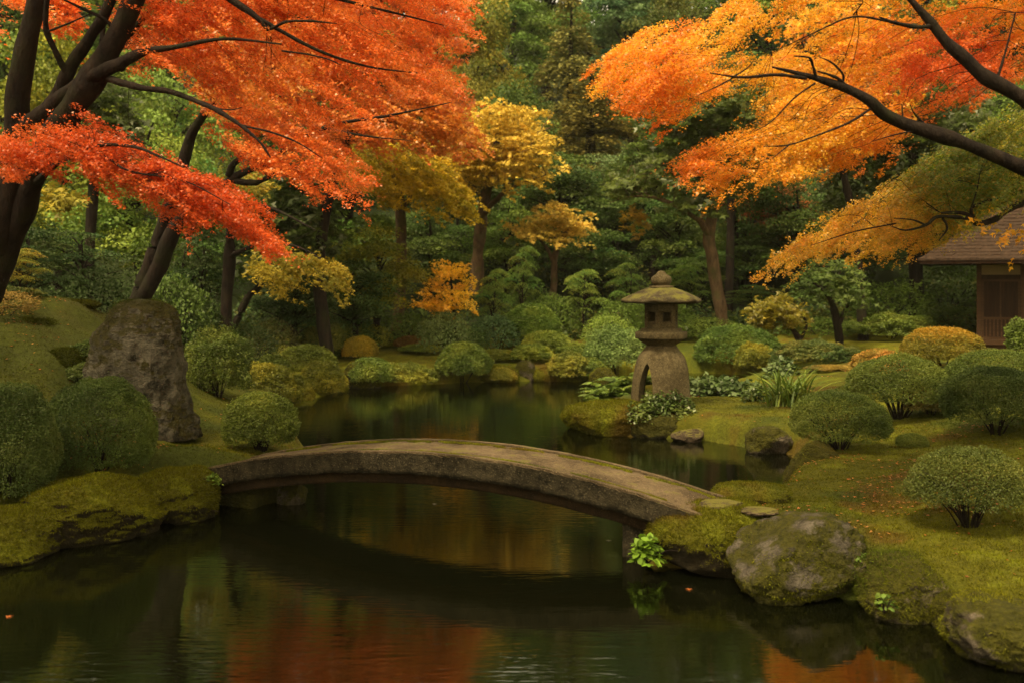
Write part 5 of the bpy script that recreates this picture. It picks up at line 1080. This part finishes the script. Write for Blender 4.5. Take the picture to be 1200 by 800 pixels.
    grow_crown(c, w, nd, r, [(225, 215), (300, 190), (330, 215), (300, 240), (250, 250), (215, 240)], (18.5, 21), 55, 150, .9, .34, (.8, -.1, -.3), .2, .06, [(.09, .10, .014), (.2, .17, .016), (.36, .2, .02)], 38, gap=-.3, reach=4)
    grow_crown(c, w, nd, r, [(45, 218), (80, 216), (110, 232), (105, 240), (70, 240), (48, 236)], (17, 18.5), 16, 80, .8, .3, (.8, -.1, -.3), .2, .085, YG, 39, gap=-.8, twig=False)
    tree_parts('yellow_maple', 'thin yellow green maple with straight trunk under the red branches', (P(262, 400, 20)[0], 20, gz(P(262, 400, 20)[0], 20)), w, c, leafm=M_GREEN)
behind_left()

def far_maples():
    r = np.random.default_rng(907); w, c = MB(), MB(); nd = []
    limb(w, nd, [(558, 345, 34, .24), (560, 300, 33.8, .2), (564, 262, 33.5, .19), (570, 225, 33, .16), (578, 190, 32.5, .13), (585, 150, 32, .08), (590, 120, 31.5, .04)], 10, 91)
    limb(w, nd, [(566, 250, 33.3, .1), (580, 236, 32.8, .09), (600, 220, 32, .06), (640, 205, 31, .02)], 7, 92); limb(w, nd, [(568, 235, 33.3, .08), (550, 215, 32.8, .06), (528, 205, 32, .02)], 7, 93); limb(w, nd, [(578, 190, 32.5, .07), (610, 165, 32, .05), (645, 150, 31, .02)], 7, 94)
    YE = [(.36, .26, .03), (.56, .37, .04), (.68, .44, .06)]
    E_ = [(498, 178), (512, 152), (530, 132), (556, 116), (590, 112), (622, 116), (638, 132), (628, 148), (648, 156), (644, 172), (668, 198), (650, 206), (632, 216), (606, 208), (590, 222), (560, 214), (548, 240), (532, 232), (520, 206), (505, 200)]
    grow_crown(c, w, nd, r, E_, (30, 34), 210, 190, 1.5, .5, (.5, -.5, -.16), .16, .085, YE, 41, gap=-.42, spread=.9, reach=6, trad=.014, gscale=.7)
    tree_parts('yellow_maple', 'tall pale yellow maple with slender trunk in the middle distance', (P(558, 345, 34)[0], 34, gz(P(558, 345, 34)[0], 34)), w, c, bark=M_BARKB, leafm=M_GREEN)
    r = np.random.default_rng(908); w, c = MB(), MB(); nd = []
    limb(w, nd, [(648, 352, 33, .13), (649, 325, 33, .11), (650, 305, 33, .1), (655, 285, 32.8, .08), (668, 268, 32.6, .04), (680, 262, 32.4, .015)], 8, 95); limb(w, nd, [(650, 310, 33, .08), (640, 290, 32.9, .06), (625, 275, 32.7, .04), (605, 270, 32.4, .015)], 7, 96); limb(w, nd, [(652, 295, 32.9, .06), (648, 265, 32.6, .04), (646, 250, 32.5, .015)], 6, 97)
    grow_crown(c, w, nd, r, [(586, 272), (600, 262), (622, 256), (628, 242), (648, 235), (672, 240), (676, 256), (694, 262), (700, 276), (684, 280), (670, 274), (655, 282), (640, 276), (622, 284), (605, 276)], (31.3, 33.6), 80, 130, 1.2, .45, (.3, -.5, -.12), .14, .085, [(.42, .30, .04), (.62, .41, .06), (.72, .44, .07)], 43, gap=-.7, spread=1.0, reach=5, trad=.012)
    tree_parts('pale_tree', 'small flat topped pale yellow tree above the layered green pines', (P(648, 352, 33)[0], 33, gz(P(648, 352, 33)[0], 33)), w, c, bark=M_BARKB, leafm=M_GREEN)
    r = np.random.default_rng(909); w, c = MB(), MB(); nd = []
    limb(w, nd, [(536, 412, 27.5, .06), (534, 380, 27.4, .05), (531, 350, 27.3, .045), (528, 325, 27.2, .02)], 7, 98); limb(w, nd, [(533, 365, 27.4, .03), (515, 350, 27.2, .02), (500, 348, 27, .008)], 5, 99); limb(w, nd, [(532, 358, 27.4, .03), (545, 340, 27.2, .02), (552, 330, 27, .008)], 5, 100)
    grow_crown(c, w, nd, r, [(478, 352), (494, 344), (498, 332), (508, 328), (506, 314), (514, 305), (530, 308), (541, 303), (550, 312), (548, 322), (560, 330), (558, 346), (552, 362), (538, 360), (520, 364), (505, 358), (490, 356)], (26, 28), 70, 100, .75, .3, (.2, -.6, -.12), .2, .065, [(.78, .38, .018), (.85, .48, .022), (.85, .54, .03)], 45, gap=-.6, spread=1.0, reach=4, clip=4, T=T_STAR)
    tree_parts('orange_sapling', 'small bright orange maple sapling above the big round far shore bush', (P(536, 412, 27.5)[0], 27.5, gz(P(536, 412, 27.5)[0], 27.5)), w, c)
    # brown leaning tree to the right of the lantern
    r = np.random.default_rng(910); w, c = MB(), MB(); nd = []
    limb(w, nd, [(850, 398, 29, .22), (846, 375, 29, .19), (840, 340, 29, .18), (834, 300, 29, .17), (831, 278, 29, .16), (836, 240, 29, .15), (838, 190, 29, .14), (836, 130, 29, .12), (834, 60, 29, .08)], 12, 101)
    limb(w, nd, [(832, 280, 29, .1), (822, 262, 28.7, .085), (806, 250, 28.4, .075), (785, 238, 28.1, .06), (762, 231, 27.9, .045), (736, 231, 27.6, .02), (715, 238, 27.4, .008)], 8, 102); limb(w, nd, [(836, 240, 29, .07), (852, 215, 28.6, .05), (872, 200, 28.2, .02)], 7, 103); limb(w, nd, [(836, 150, 29, .06), (800, 130, 28.5, .04), (770, 140, 28, .015)], 7, 104)
    GD = [(.05, .072, .013), (.08, .11, .018), (.12, .145, .024)]
    grow_crown(c, w, nd, r, [(700, 215), (740, 190), (760, 120), (800, 90), (860, 80), (900, 110), (905, 190), (880, 230), (860, 225), (850, 255), (812, 238), (790, 250), (760, 225), (730, 240), (706, 240)], (26.5, 31), 230, 90, 1.2, .5, (.2, -.5, -.12), .15, .13, GD, 47, gap=-.2, spread=1.0, reach=5, trad=.014)
    grow_crown(c, w, nd, r, [(726, 246), (744, 236), (760, 250), (758, 272), (745, 278), (730, 264)], (28, 29.5), 12, 70, .6, .28, (.2, -.5, -.2), .15, .12, [(.2, .16, .016), (.42, .25, .02), (.5, .27, .02)], 48, gap=-.8, spread=1.0, twig=False)
    tree_parts('leaning_tree', 'green tree with lit brown leaning trunk and long side branch behind the lantern', (P(850, 398, 29)[0], 29, gz(P(850, 398, 29)[0], 29)), w, c, bark=M_BARKB)
    # grey-green open tree on the right
    r = np.random.default_rng(911); w, c = MB(), MB(); nd = []
    limb(w, nd, [(986, 425, 25, .13), (984, 400, 25, .11), (980, 375, 25, .1), (975, 355, 24.9, .08), (966, 342, 24.8, .05), (952, 330, 24.6, .03), (944, 318, 24.5, .01)], 8, 111); limb(w, nd, [(981, 380, 25, .07), (975, 358, 25, .06), (978, 335, 24.9, .04), (985, 318, 24.8, .012)], 7, 112); limb(w, nd, [(982, 385, 25, .06), (992, 360, 24.9, .045), (1004, 345, 24.7, .02)], 7, 113)
    GR = [(.045, .075, .014), (.072, .108, .020), (.105, .135, .027)]
    grow_crown(c, w, nd, r, [(924, 330), (936, 314), (956, 304), (980, 300), (1002, 306), (1014, 322), (1010, 340), (1016, 356), (1000, 364), (990, 350), (970, 356), (955, 346), (940, 350), (928, 346)], (23.6, 26), 66, 80, .8, .34, (.2, -.5, -.1), .15, .09, GR, 49, gap=-.5, spread=1.0, reach=4)
    tree_parts('grey_green_tree', 'airy grey green tree with dark forked trunk left of the teahouse', (P(986, 425, 25)[0], 25, gz(P(986, 425, 25)[0], 25)), w, c, leafm=M_GREEN)
    r = np.random.default_rng(912); w, c = MB(), MB(); nd = []
    limb(w, nd, [(938, 425, 24, .08), (936, 400, 24, .07), (928, 385, 24, .055), (912, 372, 23.8, .035), (896, 366, 23.6, .012)], 7, 115); limb(w, nd, [(937, 400, 24, .05), (945, 380, 24, .035), (935, 362, 23.8, .015)], 6, 116)
    grow_crown(c, w, nd, r, [(876, 368), (884, 354), (902, 345), (925, 346), (938, 356), (945, 374), (930, 384), (912, 380), (895, 384), (880, 378)], (22.8, 24.6), 62, 85, .7, .32, (-.3, -.5, -.12), .15, .085, [(.11, .12, .014), (.2, .17, .016), (.3, .21, .018)], 51, gap=-.7, spread=1.0, reach=4)
    tree_parts('yellow_green_tree', 'low yellow green tree with crooked dark trunk left of the airy grey green tree', (P(938, 425, 24)[0], 24, gz(P(938, 425, 24)[0], 24)), w, c)
    # straight trunk left of the teahouse
    r = np.random.default_rng(913); w, c = MB(), MB(); nd = []
    limb(w, nd, [(1074, 415, 30, .26), (1074, 370, 30, .22), (1073, 310, 30, .2), (1072, 240, 30, .18), (1070, 150, 30, .14), (1070, 60, 30, .06)], 10, 118); limb(w, nd, [(1072, 220, 30, .08), (1040, 190, 29.5, .05), (1000, 180, 29, .02)], 6, 119); limb(w, nd, [(1072, 200, 30, .08), (1110, 180, 29.5, .05), (1150, 180, 29, .02)], 6, 120)
    grow_crown(c, w, nd, r, [(960, 250), (980, 150), (1040, 80), (1120, 80), (1190, 150), (1200, 260), (1120, 290), (1100, 250), (1040, 260), (1000, 290)], (27.5, 32.5), 300, 90, 1.3, .55, (.2, -.5, -.12), .15, .15, GD, 53, gap=-.25, spread=1.0, reach=5, trad=.014)
    tree_parts('dark_tree', 'dark green tree with thick straight trunk beside the teahouse eave', (P(1074, 415, 30)[0], 30, gz(P(1074, 415, 30)[0], 30)), w, c)
far_maples()
def beyond_right():
    r = np.random.default_rng(921); w, c = MB(), MB(); nd = []
    limb(w, nd, [(1012, 420, 27, .15), (1008, 340, 27, .12), (1000, 260, 27, .11), (985, 190, 26.8, .09), (965, 120, 26.5, .06), (940, 50, 26.2, .02)], 9, 171); limb(w, nd, [(988, 200, 26.8, .05), (1020, 150, 26.4, .04), (1050, 90, 26, .015)], 6, 172); limb(w, nd, [(985, 190, 26.8, .05), (940, 160, 26.4, .03), (905, 140, 26, .01)], 6, 173)
    grow_crown(c, w, nd, r, [(898, 60), (930, 10), (990, -20), (1060, 10), (1085, 90), (1060, 150), (1020, 178), (960, 188), (915, 170), (900, 120)], (25, 28.5), 210, 120, 1.2, .45, (-.5, -.4, -.2), .18, .08, ORANGE, 75, gap=-.3, reach=4, trad=.012)
    tree_parts('orange_maple', 'orange maple standing farther back behind the crown of the right one', (P(1012, 420, 27)[0], 27, gz(P(1012, 420, 27)[0], 27)), w, c)
beyond_right()

# ------------------------------------------------------------------ middle distance trees and shrubs, copied from the kinds
def many(rows, group, name, cat):
    for row in rows: stand(*row, name=name, cat=cat, group=group)
PG = 'layered green trees beyond the far shore'
many([('pads0', 'layered dark green pine left of the flat topped pale tree', 612, 292, 58, 30.5, 'mid'), ('pads1', 'layered green pine with pale double trunk below the flat topped pale tree', 684, 317, 60, 30, 'light'), ('pads2', 'small layered green tree just left of the lantern roof', 736, 310, 62, 31, 'mid'),
      ('pads0', 'soft green layered tree right of the orange sapling', 578, 318, 56, 29.5, 'light'), ('pads1', 'dark layered tree right of the lantern beneath the long side branch', 800, 312, 80, 32, 'mid'), ('pads2', 'layered dark green tree at the foot of the leaning trunk', 880, 335, 80, 33, 'dark')], PG, 'layered_tree', 'tree')
DG = 'dim trees of the left understory'
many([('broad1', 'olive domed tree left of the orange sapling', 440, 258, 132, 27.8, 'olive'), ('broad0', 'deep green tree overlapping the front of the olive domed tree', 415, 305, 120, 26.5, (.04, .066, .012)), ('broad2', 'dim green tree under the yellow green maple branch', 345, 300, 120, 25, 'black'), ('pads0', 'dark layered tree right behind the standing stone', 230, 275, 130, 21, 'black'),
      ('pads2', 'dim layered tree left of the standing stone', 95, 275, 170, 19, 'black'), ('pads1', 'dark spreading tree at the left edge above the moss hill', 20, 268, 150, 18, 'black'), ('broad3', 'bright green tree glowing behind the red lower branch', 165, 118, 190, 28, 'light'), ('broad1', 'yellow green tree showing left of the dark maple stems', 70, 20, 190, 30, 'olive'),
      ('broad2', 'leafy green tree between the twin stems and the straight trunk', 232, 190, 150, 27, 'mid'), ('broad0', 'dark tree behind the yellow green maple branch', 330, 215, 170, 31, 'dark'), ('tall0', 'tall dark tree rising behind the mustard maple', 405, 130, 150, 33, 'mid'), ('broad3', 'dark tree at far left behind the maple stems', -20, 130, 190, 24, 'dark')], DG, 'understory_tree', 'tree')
for row in [('pads2', 'small yellow leaved sapling at the left edge above the moss hill', 22, 292, 70, 15.0, (.16, .14, .016), .9), ('shrub1', 'low rusty leaved shrub on the moss hill at the left edge', 2, 340, 84, 13.6, (.15, .095, .02), None)]:
    stand(*row[:7], name='sapling', cat='sapling', group='saplings on the left moss hill')
many([('maple1', 'russet pink tree beyond the orange maple tips', 915, 215, 120, 38, 'rust'), ('maple0', 'faint brown red tree between the leaning trunk and the orange leaves', 872, 165, 90, 40, (.13, .06, .022))], 'autumn coloured trees beyond the lantern', 'autumn_tree', 'tree')
SH = 'shrubs under the trees beyond the pond'
many([('shrub0', 'grey green shrub below the orange sapling', 522, 366, 66, 26.5, 'grey'), ('shrub1', 'bluish shrub between the grey green shrub and the green dome bush', 582, 368, 62, 27.5, 'blue'), ('shrub2', 'dark shrub at the foot of the olive domed tree', 400, 372, 90, 27, 'dark'), ('shrub3', 'green shrub right of the olive tree trunk', 470, 366, 80, 28.5, 'mid'),
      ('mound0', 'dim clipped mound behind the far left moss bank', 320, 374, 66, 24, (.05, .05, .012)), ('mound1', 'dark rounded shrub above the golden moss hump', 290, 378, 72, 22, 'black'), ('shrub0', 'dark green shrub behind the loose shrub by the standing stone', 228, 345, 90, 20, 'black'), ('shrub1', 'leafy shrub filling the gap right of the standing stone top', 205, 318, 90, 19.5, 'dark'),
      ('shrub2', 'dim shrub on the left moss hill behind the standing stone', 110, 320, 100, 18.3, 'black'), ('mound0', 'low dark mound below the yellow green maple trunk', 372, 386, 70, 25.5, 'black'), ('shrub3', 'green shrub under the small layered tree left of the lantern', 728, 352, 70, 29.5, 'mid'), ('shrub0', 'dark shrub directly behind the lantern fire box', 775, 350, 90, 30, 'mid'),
      ('mound1', 'rounded green shrub at the foot of the leaning brown trunk', 830, 372, 80, 29, 'light'), ('shrub1', 'dim shrub right of the leaning brown trunk', 900, 368, 100, 31, 'dark'), ('shrub2', 'dark green shrub under the airy grey green tree', 960, 372, 90, 28, 'mid'), ('shrub3', 'layered green shrub left of the straight dark trunk', 1042, 330, 100, 29, 'mid'),
      ('shrub0', 'rounded dark shrub beneath the teahouse eave', 1118, 358, 70, 29.5, 'mid'), ('shrub1', 'tall dark shrub behind the eave of the teahouse', 1110, 300, 110, 32, 'dark'), ('mound0', 'green shrub between the two layered pines', 648, 345, 70, 30.5, 'mid'), ('shrub2', 'low green shrub behind the small yellow far shore bush', 430, 380, 60, 27.5, 'olive'),
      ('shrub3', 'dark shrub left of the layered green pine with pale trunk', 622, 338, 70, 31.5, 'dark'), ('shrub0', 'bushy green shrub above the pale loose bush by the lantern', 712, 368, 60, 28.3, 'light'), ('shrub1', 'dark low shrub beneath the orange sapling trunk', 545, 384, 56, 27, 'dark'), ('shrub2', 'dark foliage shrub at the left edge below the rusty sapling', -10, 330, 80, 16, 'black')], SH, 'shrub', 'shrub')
for k, (px, top, bot, Y, rad, lean, lab) in enumerate([(105, 190, 400, 23, .13, 6, 'thin dark tree trunk left of the twin stemmed maple'), (348, 300, 400, 26, .07, 4, 'slim dark trunk under the yellow green maple branch'), (290, 320, 380, 24, .08, 22, 'slanting trunk beside the straight yellow maple trunk'), (536, 255, 330, 38, .06, 0, 'thin trunk left of the tall yellow maple trunk'), (856, 180, 380, 34, .14, 2, 'straight dark trunk right behind the leaning brown trunk')]):
    r = np.random.default_rng(950 + k); w, c = MB(), MB(); nd = []
    limb(w, nd, [(px - lean, bot + 15, Y, rad * 1.2), (px, (top + bot) / 2, Y, rad), (px + lean, top, Y, rad * .8), (px + lean * 1.5, top - 90, Y, rad * .4)], 8, 130 + k)
    pc = px + lean * 1.4; t_ = top - 20
    grow_crown(c, w, nd, r, [(pc - 60, t_), (pc - 40, t_ - 60), (pc, t_ - 95), (pc + 45, t_ - 60), (pc + 60, t_ + 5), (pc + 20, t_ + 25), (pc - 25, t_ + 20)], (Y - 1.2, Y + 1.2), 80, 80, 1.0, .45, (.2, -.5, -.12), .15, .13, [(.03, .05, .011), (.05, .075, .014), (.075, .1, .018)], 55 + k, gap=-.4, spread=1.0, reach=4)
    tree_parts('slender_tree', lab, 'tree', w, c) if False else tree_parts('slender_tree', lab, (P(px - lean, 0, Y)[0], Y, gz(P(px - lean, 0, Y)[0], Y)), w, c, group='slender dark trunks in the wood')

# ------------------------------------------------------------------ the wooded hill behind
FW = 'trees of the wooded hill'
many([('tall0', 'dark green tree high above the yellow maple, left of the olive cedar', 603, -45, 110, 56, 'mid'), ('broad0', 'yellow olive tree beside the red maple tips at the top', 548, -20, 140, 46, (.15, .135, .016)), ('broad2', 'lower olive tree right of the red maple tips', 545, 62, 110, 43, (.13, .12, .016)), ('conifer0', 'olive cedar with pointed top in the upper middle', 668, -12, 150, 50, (.115, .11, .024)), ('conifer1', 'broad olive conifer below the pointed cedar', 692, 75, 190, 44, (.125, .105, .02)),
      ('tall1', 'dark green tree filling the gap right of the olive cedar', 738, -60, 130, 60, 'blue'), ('broad1', 'olive tinted tree at the top right of the gap', 785, -20, 130, 52, (.085, .09, .016)), ('tall2', 'dark tree behind the pointed tip of the orange maple', 740, 60, 120, 50, 'mid'), ('broad3', 'grey green tree lit from above, left of the lantern top', 722, 172, 130, 40, 'grey'), ('broad0', 'deep green tree under the olive conifer', 660, 180, 150, 38, 'dark'),
      ('broad2', 'dark tree right behind the tall yellow maple', 592, 90, 130, 42, 'dark'), ('broad1', 'deep green tree behind the orange sapling', 505, 240, 120, 36, 'dark'), ('broad3', 'mid green tree between the sapling and the pale tree', 595, 230, 110, 37, 'mid'), ('broad1', 'shaded round tree filling the gap left of the leaning brown trunk', 790, 225, 110, 36, 'dark'), ('broad3', 'dim tree just right of the leaning brown trunk', 872, 250, 100, 37, 'mid'), ('tall0', 'dark tree above the small layered tree by the lantern', 765, 150, 120, 38, 'dark'), ('tall1', 'shaded tree behind the long side branch', 800, 60, 130, 44, 'mid'),
      ('tall2', 'dark green tree behind the upper right orange leaves', 880, 40, 140, 42, 'dark'), ('broad0', 'dark green tree seen through the gap in the orange maple', 860, 95, 120, 36, 'mid'), ('broad1', 'deep green tree below the orange maple leaves', 935, 200, 130, 36, 'dark'), ('broad2', 'dark broad tree behind the airy grey green tree', 1005, 240, 140, 36, 'dark'), ('tall0', 'dark tree behind the straight trunk by the teahouse', 1090, 180, 140, 38, 'dark'),
      ('tall1', 'dark tree behind the teahouse roof', 1165, 120, 150, 36, 'dark'), ('broad3', 'shaded green tree at the far right above the teahouse', 1225, 60, 170, 38, 'mid'), ('tall2', 'tall dark tree behind the red maple crown at the left', 300, 0, 160, 42, 'mid'), ('tall0', 'tall dark tree at the left behind the maple stems', 130, -30, 170, 40, 'mid'), ('tall1', 'dark tree far behind the leftmost stem', 10, -30, 170, 38, 'dark'),
      ('broad0', 'hillside tree behind the middle of the red crown', 420, 10, 170, 46, 'olive'), ('broad2', 'dim tree showing just right of the pointed cedar top', 695, -70, 150, 66, 'mid'), ('tall2', 'topmost tree above the left end of the red crown', 330, -240, 190, 74, 'mid'), ('tall1', 'topmost tree above the leaning dark stems', 200, -240, 190, 72, 'dark'), ('tall0', 'topmost tree over the leftmost stem', 70, -240, 200, 70, 'mid'), ('tall0', 'topmost tree above the right maple limbs', 990, -230, 190, 74, 'mid'), ('tall1', 'topmost tree above the red part of the right maple', 1100, -230, 190, 72, 'dark'), ('tall2', 'topmost tree above the top right corner', 1210, -220, 190, 70, 'mid'), ('tall1', 'topmost dim tree above the yellow olive tree', 560, -170, 150, 84, 'mid'), ('tall0', 'topmost tree above the lantern', 770, -190, 160, 86, 'mid'), ('tall2', 'topmost olive tree straight above the gap', 670, -200, 150, 90, 'olive'), ('tall1', 'topmost tree above the middle of the red crown', 440, -180, 170, 82, 'mid'), ('tall0', 'topmost tree above the orange maple crown', 880, -190, 170, 82, 'mid'), ('tall2', 'topmost dark tree above the pointed cedar', 640, -110, 120, 70, 'dark'), ('broad1', 'highest dim tree at the top between cedar and olive tree', 585, -100, 120, 74, 'mid'), ('broad2', 'highest bluish tree at the top right of the gap', 745, -115, 130, 76, 'blue'), ('tall0', 'highest dim tree above the orange maple tip', 815, -120, 130, 72, 'mid'),
      ('tall1', 'upper hillside tree behind the upper right orange crown', 900, -80, 150, 60, 'mid'), ('tall2', 'upper hillside tree behind the right maple limbs', 990, -60, 150, 56, 'mid'), ('broad3', 'upper hillside tree behind the red part of the right maple', 1090, -60, 170, 54, 'olive'), ('tall0', 'upper hillside tree at the top right corner', 1190, -60, 160, 52, 'dark'), ('tall1', 'upper hillside tree behind the top of the red crown', 500, -90, 150, 64, 'mid'),
      ('tall2', 'upper hillside tree above the middle red crown', 390, -80, 160, 60, 'dark'), ('broad0', 'upper hillside tree behind the left red crown', 270, -80, 180, 58, 'mid'), ('tall0', 'upper hillside tree at the top left behind the stems', 160, -90, 170, 56, 'dark'), ('tall1', 'upper hillside tree at the top left corner', 40, -80, 180, 54, 'dark'), ('broad1', 'dark tree low in the gap behind the tall yellow maple trunk', 640, 210, 120, 41, 'dark'),
      ('broad2', 'shaded tree between the mustard maple and yellow maple', 500, 130, 120, 40, 'dark'), ('broad3', 'dim green tree above the twin stemmed maple fork', 200, 60, 170, 36, 'light'), ('broad0', 'dark tree between the leaning trunk and the orange tips', 880, 280, 120, 36, 'dark'), ('broad1', 'low dark tree behind the long green shrub mound', 820, 290, 110, 35, 'dark'), ('broad2', 'low dark tree behind the layered pines', 690, 265, 120, 36, 'dark')], FW, 'forest_tree', 'tree')

# ------------------------------------------------------------------ autumn air
hm = MB(); hm.box((-330, -230, -4), (330, 420, 75)); hmm, ht = mat('haze')
pv = N(ht, 'VolumePrincipled', {'Color': (1.0, .95, .72, 1), 'Density': 0.0002, 'Anisotropy': 0.0}); ho = N(ht, 'OutputMaterial'); ht.links.new(pv.outputs[0], ho.inputs['Volume'])
struct('haze', hm, hmm, 'stuff')
for l, names in LABELS.items():
    if len(names) > 1: print('SAME LABEL', l, names)
    if not 4 <= len(l.split()) <= 16: print('LENGTH', l)
